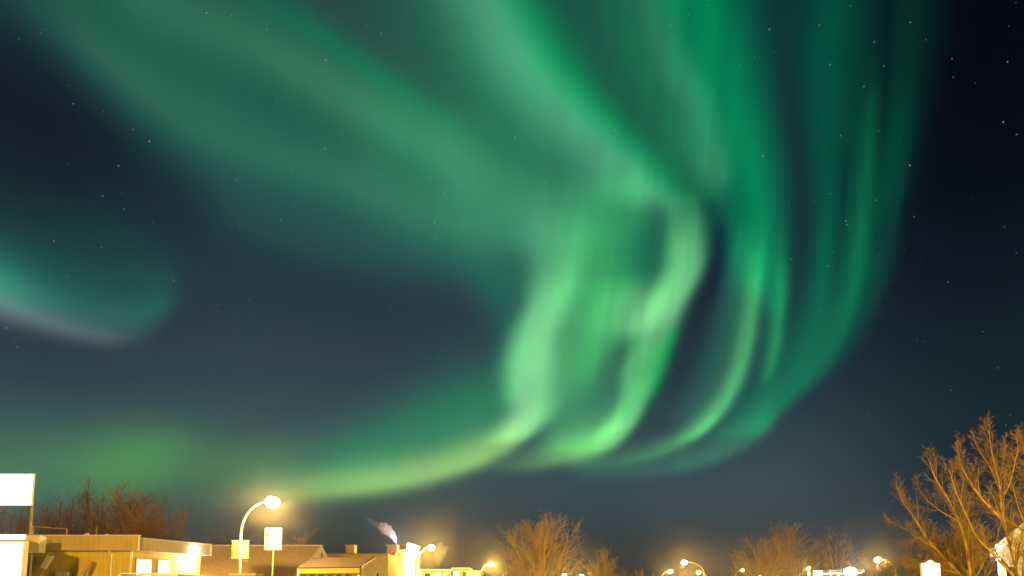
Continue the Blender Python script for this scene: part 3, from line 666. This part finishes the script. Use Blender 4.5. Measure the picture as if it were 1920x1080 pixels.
# ------------------------------------------------------------------ left: low snowy roofs beyond
Yl = 96.0
def low_block(x0, x1, y, Y, label, roofm='snow', wallm='beige_wall', depth=7, wins=0):
    a, b, z = xat(x0, Y), xat(x1, Y), zat(y, Y)
    t = thing('low_shop', label, 'shop', ((a+b)/2, Y, 0))
    MB().box(a+.15, b-.15, Y, Y+depth, 0, z-.35).build('wall', wallm, t)
    MB().box(a, b, Y-.4, Y+depth+.3, z-.35, z).build('roof', roofm, t, bevel=.08)
    for k in range(wins):
        u = a+(b-a)*((k+.5)/wins); wd = (b-a)/wins*.34
        f = MB().box(u-wd, u+wd, Y-.05, Y-.003, 1.2, z-.6).build('window', 'white_trim', t)
        MB().box(u-wd+.08, u+wd-.08, Y-.07, Y-.052, 1.3, z-.7).build('pane', 'dark_glass' if k % 2 else 'window_lit', f)
    return t
low_block(775, 847, 1067, 96, 'low shop with a snow-covered flat roof right of the tower storefront', wins=4)
low_block(846, 882, 1064, 99, 'low shop with the highest snowy roof edge, left of the small street lamp', wallm='cream_wall', wins=2)
low_block(873, 903, 1070, 92, 'white low shop at the foot of the small street lamp', wallm='white_wall', roofm='white_trim', wins=1)

# ------------------------------------------------------------------ steam plumes
volume_mat('steam', (0.93,0.88,0.97), 0.36); volume_mat('thin_steam', (0.95,0.9,0.95), 0.13)
def plume(pts, rads, Y, label, m, seed):
    rg = random.Random(seed)
    P = [at(x, y, Y) for x, y in pts]; k = len(P)
    # resample and roughen the outline
    S_, R_ = [], []
    for i in range(k-1):
        for j in range(5):
            f = j/5; S_.append(P[i].lerp(P[i+1], f)); R_.append(rads[i]+(rads[i+1]-rads[i])*f)
    S_.append(P[-1]); R_.append(rads[-1])
    m_ = MB(); n = 14; base = 0
    for i, (p, r0) in enumerate(zip(S_, R_)):
        t = (S_[min(i+1, len(S_)-1)]-S_[max(i-1, 0)]).normalized(); u = t.cross(Vector((0,1,0))).normalized(); w = Vector((0,1,0))
        for j in range(n):
            a = 2*math.pi*j/n; q = r0*(1+.22*math.sin(3*a+i*1.3+seed)+.16*rg.uniform(-1,1))
            m_.v.append(tuple(p+u*math.cos(a)*q+w*math.sin(a)*q))
    for i in range(len(S_)-1):
        for j in range(n):
            j2 = (j+1) % n; m_.f.append((i*n+j, i*n+j2, (i+1)*n+j2, (i+1)*n+j))
    m_.f.append(tuple(range(n-1, -1, -1))); m_.f.append(tuple((len(S_)-1)*n+j for j in range(n)))
    return tag(m_.build('steam_plume', m, smooth=True), label, 'steam')
plume([(743,1019),(739,1008),(732,999),(722,991),(712,984)], [.14,.48,.72,.92,.63], 88.5, 'thick white steam plume blowing left above the tower storefront', 'steam', 1)
plume([(716,988),(704,982),(692,975),(686,970)], [.63,.48,.34,.14], 88.7, 'faint wispy tail of steam drifting left of the thick plume', 'thin_steam', 2)
plume([(822,1064),(822,1056),(824,1044),(827,1031),(823,1018)], [.12,.45,.85,1.15,.55], 94, 'pale steam plume rising behind the second street lamp', 'thin_steam', 3)
plume([(1640,1074),(1628,1063),(1617,1052),(1607,1043)], [.35,.6,.7,.3], 96, 'slanting lilac steam plume beside the petrol canopy light', 'thin_steam', 4)

# ------------------------------------------------------------------ right: petrol canopy, signs
Yc = 88.0; a, b = xat(1556, Yc), xat(1622, Yc); z1 = zat(1068, Yc); z0 = zat(1074, Yc)
t = thing('petrol_canopy', 'low white lit petrol canopy under the bright floodlight', 'canopy', ((a+b)/2, Yc, 0))
MB().box(a, b, Yc, Yc+7, z0, z1).build('roof', 'white_trim', t, bevel=.04)
MB().box(a+.3, b-.3, Yc+.3, Yc+6.7, z0-.05, z0-.003).build('light_panel', 'shop_glow', t)
for x in (a+.8, b-.8):
    for y in (Yc+1.2, Yc+5.8): MB().box(x-.15, x+.15, y-.15, y+.15, 0, z0-.06).build('column', 'white_trim', t)
c = at(1595, 1073, 86.5)
t = thing('floodlight', 'very large bright white floodlight on a short mast before the petrol canopy', 'floodlight', (c.x, c.y, 0))
post(t, c.x, c.y+.35, 0, c.z+.3, .09, name='mast')
MB().ball(c, .95, .25, .75, 16, 10).build('lens', 'white_lamp', t, smooth=True)
MB().box(c.x-1.0, c.x+1.0, c.y+.28, c.y+.5, c.z-.5, c.z+.5).build('housing', 'dark_metal', t, bevel=.05)
lamp_light(t, c+Vector((0,-.9,-.1)), 900, (1.0,.9,.75), .35)
A = at(1522, 1067.5, 80); B = at(1545, 1090, 80)
t = thing('price_sign', 'white lit sign board with a red frame between the trees and the petrol canopy', 'sign', ((A.x+B.x)/2, 80.2, 0))
MB().box(A.x, B.x, 80.0, 80.3, B.z, A.z).build('frame', 'red_paint', t, bevel=.03)
MB().box(A.x+.16, B.x-.16, 79.96, 79.997, B.z+.15, A.z-.18).build('face', 'backlit_soft', t)
m = MB(); w = B.x-A.x
for k, (u0, u1, v) in enumerate(((.25,.4,.55),(.5,.75,.62),(.3,.7,.35))): m.box(A.x+w*u0, A.x+w*u1, 79.94, 79.957, B.z+(A.z-B.z)*v, B.z+(A.z-B.z)*(v+.06))
m.build('lettering', 'sign_ink', t)
for x in (A.x+.3, B.x-.3): post(t, x, 80.35, 0, B.z+.2, .07)
# small yellow porch lights far right and under the round tree, plus added fill lights
def porch(x, y, Y, label, power, col=SODIUM, r=.22, m='lamp_lens'):
    c = at(x, y, Y); t = thing('yard_light', label, 'yard light', (c.x, c.y, 0), 'low yard lights')
    post(t, c.x, c.y, 0, c.z-r*.8, .05)
    MB().ball(c, r, r, r*.9, 12, 8).build('globe', m, t, smooth=True)
    MB().tube([(c.x, c.y, c.z+r*.75), (c.x, c.y, c.z+r*1.15)], [r*.9, r*.3], 12).build('cap', 'dark_metal', t)
    lamp_light(t, c-Vector((0,.0,r+.22)), power, col, .12)
    return t
porch(1516, 1066, 72, 'yellow yard light just above the red-framed sign', 6000)
porch(1425, 1083, 68, 'added low fill light before the broad bare tree of the right-hand group', 6500)  # added to brighten the right-hand trees
porch(190, 1062, 47, 'added hidden fill light behind the flat-roofed shop, under the bare trees', 4500, (1,.42,.05))  # added out of sight to brighten the trees behind the shop
porch(265, 1066, 50, 'second added hidden fill light behind the flat-roofed shop, under the wide rounded tree', 4500, (1,.42,.05))  # second hidden light added for the same trees
porch(1058, 1078, 64, 'small white yard light at the foot of the large round tree', 6500, (1,.58,.12), .2, 'white_lamp')
porch(1090, 1080, 64, 'yellow-white yard light at the right foot of the large round tree', 7500)
porch(300, 1092, 26.5, 'added unseen low fill light in front of the flat-roofed shop corner', 650, (1,.60,.10), .15)  # added below the view to brighten the ochre wall
# house-shaped glowing sign
Yh = 19.0
A = at(1727.5, 1056, Yh); B = at(1764.5, 1094, Yh); T = at(1745, 1050, Yh)
t = thing('house_shaped_sign', 'white house-shaped lit sign under the branches of the large tree', 'sign', (T.x, Yh, 0))
pent = [(A.x, B.z), (B.x, B.z), (B.x, A.z), (T.x+.14, A.z+.01), (T.x+.014, T.z), (T.x-.05, T.z), (A.x+.13, A.z+.01), (A.x, A.z)]
MB().prism([(x, Yh, z) for x, z in pent], [(x, Yh+.08, z) for x, z in pent]).build('cabinet', 'white_trim', t)
cx, cz = T.x, (T.z+B.z)/2
inn = [(cx+(x-cx)*.95, cz+(z-cz)*.96) for x, z in pent]
MB().prism([(x, Yh-.02, z) for x, z in inn], [(x, Yh-.003, z) for x, z in inn]).build('face', 'backlit_soft', t)
zz = zat(1074, Yh); m = MB(); m.box(A.x+.02, B.x-.02, Yh-.03, Yh-.022, zz-.025, zz+.01); m.box(T.x+.11, T.x+.2, Yh-.03, Yh-.022, zat(1061.5,Yh), zat(1060,Yh))
m.box(T.x-.02, T.x+.03, Yh-.03, Yh-.022, zat(1068,Yh), zat(1065,Yh)); m.build('emblem', 'grey_fascia', t)
for x in (A.x+.1, B.x-.1): post(t, x, Yh+.13, 0, B.z+.3, .04)

# ------------------------------------------------------------------ right: beige house behind the branches
Yq = 34.0
hx0, hx1 = xat(1872, Yq), xat(1990, Yq)
zq = zat(1030, Yq, 1872); zq2 = zat(985, Yq, 1930)
bh = thing('beige_house', 'beige gabled house with white trim behind the branches at the right border', 'house', (hx0, Yq, 0))
xm = (hx0+hx1)/2
SH = hx0/Yq                                       # its left wall runs straight away from the street corner
def hq(q, y0, y1): return [(x+(y0)*SH, Yq+y0, z) for x, z in q], [(x+(y1)*SH, Yq+y1, z) for x, z in q]
gp = [(hx0, 0), (hx1, 0), (hx1, zq), (xm, zq2), (hx0, zq)]
MB().prism(*hq(gp, 0, 8)).build('wall', 'beige_wall', bh)
dx, dz = xm-hx0, zq2-zq; ll = math.hypot(dx, dz); nx, nz = -dz/ll, dx/ll
for sx in (1, -1):
    X = (lambda v: v) if sx == 1 else (lambda v: 2*xm-v)
    p = [(hx0-.45*dx/ll, zq-.45*dz/ll), (xm, zq2)]
    q = [(p[0][0]+nx*.02, p[0][1]+nz*.02), (p[1][0], p[1][1]+.02), (p[1][0], p[1][1]+.24), (p[0][0]+nx*.2, p[0][1]+nz*.2)]
    MB().prism(*hq([(X(x), z) for x, z in q], -.4, 8.4)).build('roof', 'snow', bh)
    q = [(p[0][0]+nx*.0, p[0][1]-.20), (p[1][0], p[1][1]-.22), (p[1][0], p[1][1]+.0), (p[0][0], p[0][1]+.01)]
    MB().prism(*hq([(X(x), z) for x, z in q], -.38, -.3)).build('bargeboard', 'white_trim', bh)
for (u0, u1, z0_, z1_) in ((hx0+.35, hx0+1.05, 2.0, 3.5), (hx0+1.9, hx0+2.7, 2.0, 3.5)):
    f = MB().box(u0, u1, Yq-.06, Yq-.003, z0_, z1_).build('window', 'white_trim', bh)
    MB().box(u0+.09, u1-.09, Yq-.075, Yq-.062, z0_+.09, z1_-.09).build('pane', 'dark_glass', f)
MB().box(hx0-.02, hx0+.14, Yq-.03, Yq-.004, 0, zq-.02).build('corner_board', 'white_trim', bh)
c = at(1872, 1050, Yq-.6)
t = thing('porch_light', 'white porch light on the left corner of the beige house', 'porch light', (c.x, c.y, c.z))
MB().ball(c, .1, .1, .12, 10, 8).build('globe', 'white_lamp', t, smooth=True)
MB().tube([c+Vector((0,0,.1)), c+Vector((.1,.55,.16))], .025, 6).build('bracket', 'dark_metal', t)
lamp_light(t, c+Vector((-.1,-.35,-.05)), 220, (1,.88,.7), .08)

# ------------------------------------------------------------------ parked vans and cabinet along the bottom
def van(cx, Y, hgt, label, rack):
    t = thing('parked_van', label, 'van', (cx, Y, 0), 'parked vans')
    W = .98; prof = [(0.0,.35),(0.0,1.15),(.12,hgt-.12),(.3,hgt),(3.2,hgt),(3.75,hgt-.25),(4.3,1.25),(5.1,1.05),(5.2,.45),(5.2,.35)]
    m = MB(); m.prism([(cx-W*(1 if z < 1.3 else .93), Y+y, z) for y, z in prof], [(cx+W*(1 if z < 1.3 else .93), Y+y, z) for y, z in prof]); body = m.build('body', 'van_paint', t, bevel=.03)
    for sx in (-1, 1):
        f = MB().box(cx+sx*.46-.38, cx+sx*.46+.38, Y-.012, Y+.02, .5, hgt-.2).build('rear_door', 'van_paint', t)
        MB().prism([(cx+sx*.46-.3, Y+.02, 1.3), (cx+sx*.46+.3, Y+.02, 1.3), (cx+sx*.46+.3, Y+.10, hgt-.2), (cx+sx*.46-.3, Y+.10, hgt-.2)], [(cx+sx*.46-.3, Y-.03, 1.3), (cx+sx*.46+.3, Y-.03, 1.3), (cx+sx*.46+.3, Y+.05, hgt-.2), (cx+sx*.46-.3, Y+.05, hgt-.2)]).build('window', 'dark_glass', f)
        MB().box(cx+sx*.88-.06, cx+sx*.88+.06, Y-.03, Y+.02, .85, 1.2).build('tail_light', 'lens_red', t)
        for yy in (1.0, 4.2):
            wv = MB().tube([(cx+sx*.82, Y+yy, .34), (cx+sx*1.0, Y+yy, .34)], .34, 18).build('wheel', 'rubber', t)
            MB().tube([(cx+sx*.99, Y+yy, .34), (cx+sx*1.012, Y+yy, .34)], .2, 14).build('rim', 'galvanised', wv)
        MB().box(cx+sx*1.0-.06, cx+sx*1.0+.1*sx+.06, Y+3.9, Y+4.05, 1.25, 1.5).build('wing_mirror', 'dark_metal', t)
    MB().box(cx-.98, cx+.98, Y-.12, Y+.05, .35, .55).build('bumper', 'dark_metal', t)
    if rack:
        for k in range(4): MB().box(cx-.85, cx+.85, Y+.4+k*.8, Y+.46+k*.8, hgt+.05, hgt+.09).build('roof_bar', 'galvanised', t)
        for sx in (-1, 1): MB().box(cx+sx*.85-.03, cx+sx*.85+.03, Y+.35, Y+2.9, hgt-.01, hgt+.05).build('roof_rail', 'galvanised', t)
van(xat(263, 16.5), 16.5, zat(1079.0, 16.6), 'white parked van with a roof rack below the shop corner windows', True)
van(xat(345, 24.0), 24.0, zat(1080.0, 24.3), 'plain white parked van, lower roof, right of the van with the rack', False)
a, b = xat(432, 30), xat(478, 30); z = zat(1075.5, 30)
t = thing('utility_cabinet', 'yellow utility cabinet at the foot of the banner lamp post', 'cabinet', ((a+b)/2, 30, 0))
MB().box(a, b, 30, 30.8, .1, z-.1).build('housing', 'gold_siding', t, bevel=.02)
MB().box(a-.05, b+.05, 29.95, 30.85, z-.1, z).build('lid', 'cream_wall', t)
dd = MB().box(a+.1, b-.1, 29.97, 29.997, .3, z-.3).build('door', 'gold_siding', t)
MB().box(b-.3, b-.24, 29.94, 29.968, 1.1, 1.3).build('handle', 'dark_metal', dd)

# ------------------------------------------------------------------ bare trees
def perp(d, rg):
    while True:
        v = Vector((rg.gauss(0,1), rg.gauss(0,1), rg.gauss(0,1))); v -= d*v.dot(d)
        if v.length > .2: return v.normalized()
def grow(T, Cw, p, d, L, r, lev, S, rg):
    """one limb and, along it, its side branches down to the twigs"""
    seg = S['seg'][lev]; pts = [p.copy()]; dd = d.copy(); dirs = []
    for i in range(seg):
        dd = (dd+perp(dd, rg)*S['wob'][lev]+Vector((0,0,S['lift'][lev]))).normalized()
        dirs.append(dd.copy()); pts.append(pts[-1]+dd*(L/seg))
    rad = [r*(1-.8*i/seg) for i in range(seg+1)]
    (T if lev <= S['trunk_lev'] else Cw).tube(pts, rad, 5 if lev == 0 else (4 if lev == 1 else 3), cap=False)
    if lev+1 >= len(S['kids']): return
    n = S['kids'][lev+1]
    for k in range(n):
        f = S['from'][lev]+(1-S['from'][lev])*((k+rg.random()*.8)/n)
        i = min(seg-1, int(f*seg)); q = pts[i].lerp(pts[i+1], f*seg-i)
        a = math.radians(rg.uniform(*S['ang'][lev])); e = (dirs[i]*math.cos(a)+perp(dirs[i], rg)*math.sin(a)).normalized()
        grow(T, Cw, q, e, L*S['len'][lev]*(1.15-.55*f)*rg.uniform(.75,1.2), max(r*(1-.75*f)*S['thin'][lev], S['rmin']), lev+1, S, rg)
DOME = dict(kids=[0,11,8,6], seg=[6,5,4,2], wob=[.10,.12,.16,.2], lift=[.05,.05,.05,.03], ang=[(20,46),(22,50),(22,55)], len=[.52,.46,.5], thin=[.5,.5,.55], rmin=.014, trunk_lev=0)
DOME['from'] = [.22,.2,.2]
def fan_tree(x, ytop, Y, wpx, label, name='bare_tree', group='bare trees beyond the street', mt='twigs', seed=0, limbs=9, spread=(8,62), S=DOME, z0=.6, fill=.72):
    """many-stemmed bare tree: a short bole and a fan of limbs"""
    rg = random.Random(seed); base = Vector((xat(x, Y, 1100), Y, 0)); top = zat(ytop, Y, x); half = wpx/2*Y/FPX
    t = thing(name, label, 'tree', base, group)
    T, Cw = MB(), MB()
    T.tube([base, base+Vector((.05,0,z0+.3))], [.28, .2], 8)
    for k in range(limbs):
        az = 2*math.pi*k*.618+rg.uniform(-.3,.3); f = (k+.5)/limbs; ang = math.radians(spread[0]+(spread[1]-spread[0])*f)
        d = Vector((math.sin(ang)*math.cos(az), math.sin(ang)*math.sin(az), math.cos(ang)))
        lim = min((top-z0)/max(.25, math.cos(ang)), half/max(.2, math.sin(ang)))*(fill-.04+.12*rg.random())
        grow(T, Cw, base+Vector((0,0,z0+rg.random()*.5)), d, lim, .06+.012*lim, 0, S, rg)
    T.build('trunk', 'bark' if mt != 'red_twigs' else 'red_twigs', t); Cw.build('crown', mt, t)
    return t
SPIRE = dict(kids=[0,46,7,3], seg=[8,4,3,2], wob=[.04,.12,.18,.2], lift=[.04,.16,.1,.05], ang=[(25,48),(25,50),(25,55)], len=[.2,.45,.5], thin=[.35,.5,.6], rmin=.014, trunk_lev=0)
SPIRE['from'] = [.12,.2,.2]
def spire_tree(x, ytop, Y, label, seed, mt='red_twigs', group='bare trees behind the shop', fat=1.0):
    rg = random.Random(seed); base = Vector((xat(x, Y, 1100), Y, 0)); top = zat(ytop, Y, x)
    t = thing('poplar_tree', label, 'tree', base, group); T, Cw = MB(), MB()
    S = dict(SPIRE); S['len'] = [.2*fat,.45,.5]
    grow(T, Cw, base, Vector((rg.uniform(-.03,.03), 0, 1)), top, .17, 0, S, rg)
    T.build('trunk', mt, t); Cw.build('crown', mt, t)
    return t
# centre and right groups
fan_tree(1012, 968, 78, 165, 'large round bare tree right of the small street lamp', seed=61, limbs=26, spread=(3,70), mt='grey_twigs', fill=.76)
fan_tree(1128, 1036, 84, 84, 'lower rounded bare tree just right of the large round tree', seed=12, limbs=15, spread=(5,68), mt='grey_twigs', fill=.78)
fan_tree(962, 1040, 90, 50, 'small bare shrub at the left foot of the large round tree', seed=13, limbs=7, mt='grey_twigs')
fan_tree(1185, 1063, 120, 50, 'low distant bare tree right of the lower rounded tree', seed=14, limbs=7, mt='red_twigs')
fan_tree(1215, 1066, 125, 44, 'lowest distant bare tree left of the three street lamps', seed=15, limbs=7, mt='red_twigs')
fan_tree(1288, 1062, 150, 60, 'distant bare tree behind the three street lamps', seed=16, limbs=7)
fan_tree(1482, 978, 88, 120, 'tallest bare tree of the right-hand group', seed=17, limbs=13, spread=(3,60), mt='grey_twigs')
fan_tree(1432, 996, 84, 110, 'broad bare tree at the left of the right-hand group', seed=18, limbs=12, spread=(4,62), mt='grey_twigs')
fan_tree(1398, 1026, 92, 60, 'small bare tree at the far left of the right-hand group', seed=19, limbs=8, mt='grey_twigs')
fan_tree(1524, 1012, 94, 80, 'mid-height bare tree behind the red-framed sign', seed=20, limbs=9)
fan_tree(1566, 995, 90, 92, 'loose open bare tree at the right of the right-hand group', seed=21, limbs=8)
fan_tree(1610, 1034, 100, 76, 'low bare tree above the petrol canopy', seed=22, limbs=7, mt='red_twigs')
fan_tree(1668, 1052, 60, 90, 'low bare shrub left of the house-shaped sign', seed=23, limbs=8, mt='red_twigs')
# behind the shop on the left
for i, (x, y, lab) in enumerate(((84,962,'short bare poplar beside the billboard post'),(106,943,'thin bare poplar left of the tallest one'),(129,932,'bare poplar just left of the tallest one'),(151,903,'tallest bare poplar behind the flat-roofed shop'),(174,938,'bare poplar just right of the tallest one'),(194,950,'short bare poplar left of the wide rounded tree'))):
    spire_tree(x, y, 62+i*1.3, lab, 30+i, fat=1.0 if i != 3 else .8)
fan_tree(248, 908, 66, 120, 'wide rounded bare tree behind the flat-roofed shop', group='bare trees behind the shop', mt='red_twigs', seed=41, limbs=22, spread=(2,40), z0=2.0, fill=.74)
fan_tree(212, 935, 70, 70, 'bare tree filling the gap left of the wide rounded tree', group='bare trees behind the shop', mt='red_twigs', seed=42, limbs=14, spread=(2,36), z0=2.0, fill=.76)
fan_tree(292, 928, 68, 66, 'bare tree at the right shoulder of the wide rounded tree', group='bare trees behind the shop', mt='red_twigs', seed=43, limbs=14, spread=(2,36), z0=2.0, fill=.76)
spire_tree(333, 952, 70, 'lone slim bare poplar right of the wide rounded tree', 44, fat=.9)
fan_tree(14, 962, 60, 110, 'low bare tree under the billboard at the left border', group='bare trees behind the shop', mt='red_twigs', seed=48, limbs=12, spread=(4,56), z0=1.5, fill=.9)
fan_tree(118, 968, 74, 110, 'low bare tree filling in behind the poplars', group='bare trees behind the shop', mt='red_twigs', seed=45, limbs=14, spread=(4,56), z0=1.5, fill=.9)
fan_tree(372, 990, 76, 70, 'faint low bare tree above the right end of the shop roof', group='bare trees behind the shop', mt='red_twigs', seed=46, limbs=7, spread=(4,50), z0=1.5)
fan_tree(553, 984, 80, 60, 'faint bare tree standing behind the tan roof beside the road sign', group='bare trees behind the shop', mt='grey_twigs', seed=47, limbs=7, spread=(6,40), z0=3)

# the large tree at the right border: limbs follow the photograph, each at its own depth
BIG = dict(kids=[0,15,7,5,2], seg=[5,5,4,3,2], wob=[.0,.07,.12,.15,.15], lift=[0,.07,.05,.03,.0], ang=[(28,58),(28,58),(28,60),(30,60)], len=[.28,.46,.45,.5], thin=[.42,.5,.55,.7], rmin=.0035, trunk_lev=0)
BIG['from'] = [.12,.15,.15,.2]
def traced_tree(label, base, Y, limbs, seed):
    rg = random.Random(seed); t = thing('large_bare_tree', label, 'tree', base, 'large trees at the right border'); T, Cw = MB(), MB()
    for (pts, r0, y0, y1) in limbs:
        P = []
        for i, (x, y) in enumerate(pts):
            f = i/(len(pts)-1); P.append(at(x, y+9, Y+y0+(y1-y0)*f))
        # smooth a little
        Q = []
        for i in range(len(P)-1):
            a = P[max(i-1,0)]; b = P[i]; c = P[i+1]; d = P[min(i+2, len(P)-1)]
            for j in range(4):
                u = j/4; Q.append(.5*((2*b)+(c-a)*u+(2*a-5*b+4*c-d)*u*u+(3*b-a-3*c+d)*u**3))
        Q.append(P[-1]); n = len(Q)
        rad = [.66*r0*(1-.88*i/(n-1)) for i in range(n)]
        T.tube(Q, rad, 7, cap=False)
        L = sum((Q[i+1]-Q[i]).length for i in range(n-1))
        cnt = int(7+L*2.7)
        for k in range(cnt):
            f = .16+.84*(k+rg.random())/cnt; f = min(f, .995); i = min(n-2, int(f*(n-1))); q = Q[i].lerp(Q[i+1], f*(n-1)-i); d = (Q[i+1]-Q[i]).normalized()
            a = math.radians(rg.uniform(28,58)*(1.05-.6*f)); e = (d*math.cos(a)+perp(d, rg)*math.sin(a)+Vector((0,0,.12))).normalized()
            grow(T, Cw, q, e, L*.25*(1.15-.88*f)*rg.uniform(.6,1.25)+.13, max(r0*(1-.86*f)*.42, .008), 1, BIG, rg)
    T.build('trunk', 'bark', t); Cw.build('crown', 'fine_twigs', t)
    return t
bA = at(1838, 1180, 24); bA.z = 0
traced_tree('large bare golden tree whose limbs fan left over the house-shaped sign', bA, 24, [
 ([(1838,1190),(1832,1130),(1820,1077),(1812,1019),(1798,969),(1776,924),(1753,886),(1743,856)], .12, 0, -.5),
 ([(1836,1150),(1812,1085),(1776,1044),(1739,1002),(1712,958),(1692,930),(1680,898)], .11, 0, .8),
 ([(1776,1044),(1755,1020),(1722,1000),(1692,980),(1668,968)], .03, .3, -.9),
 ([(1798,969),(1765,950),(1740,930),(1722,905),(1721,888)], .045, -.3, .9),
 ([(1812,1019),(1815,975),(1802,930),(1806,890),(1797,862)], .055, 0, 1.2),
 ([(1840,1150),(1850,1090),(1842,1045),(1822,1010),(1800,985)], .055, .2, 1.6),
 ([(1739,1002),(1720,1000),(1700,1010),(1676,1005)], .022, .6, 1.4),
 ([(1820,1077),(1780,1062),(1740,1058),(1700,1052)], .025, -.2, -1.0),
 ], 51)
bB = at(1925, 1180, 22); bB.z = 0
traced_tree('large bare golden tree rising highest at the right border', bB, 22, [
 ([(1922,1190),(1916,1120),(1910,1077),(1892,1008),(1878,947),(1873,897),(1859,836),(1854,799)], .12, 0, .3),
 ([(1884,969),(1851,938),(1820,897),(1800,858),(1794,824)], .065, .2, -.8),
 ([(1873,897),(1853,861),(1834,832),(1825,806)], .035, .3, 1.2),
 ([(1878,930),(1893,897),(1903,858),(1908,830),(1905,806)], .038, .2, -.6),
 ([(1873,890),(1881,860),(1885,812)], .028, .2, .9),
 ([(1916,1120),(1900,1072),(1862,1030),(1831,997),(1812,958),(1793,915),(1780,872)], .085, 0, -.9),
 ([(1960,1040),(1920,988),(1884,962),(1850,935),(1822,905),(1812,880)], .06, .8, 1.4),
 ([(1950,1180),(1945,1080),(1935,1000),(1928,930),(1925,870),(1918,820)], .08, .5, 1.5),
 ([(1935,1000),(1912,950),(1902,915),(1890,880)], .03, .8, .2),
 ], 52)
fan_tree(1798, 985, 29, 150, 'dense low bare bush behind the large golden trees', group='large trees at the right border', mt='fine_twigs', seed=53, limbs=12, spread=(10,70))
fan_tree(1758, 1000, 30, 130, 'small dense bare bush behind the house-shaped sign', group='large trees at the right border', mt='fine_twigs', seed=54, limbs=10, spread=(10,66))

# ------------------------------------------------------------------ ice haze in the street
volume_mat('ice_haze', (0.95,0.95,0.97), 0.00048, 0.95)
h = tag(MB().box(-75, 105, -25, 205, -1.0, 19.0).build('haze', 'ice_haze'), 'thin pale ice haze filling the street', 'haze')
h['kind'] = 'stuff'

cy = scene.cycles
cy.use_denoising = True
cy.max_bounces = 4; cy.diffuse_bounces = 2; cy.glossy_bounces = 2; cy.transmission_bounces = 2; cy.volume_bounces = 0
cy.transparent_max_bounces = 8
cy.sample_clamp_indirect = 3.0; cy.sample_clamp_direct = 400.0; cy.use_light_tree = True
cy.use_adaptive_sampling = True; cy.adaptive_threshold = 0.01; cy.adaptive_min_samples = 12
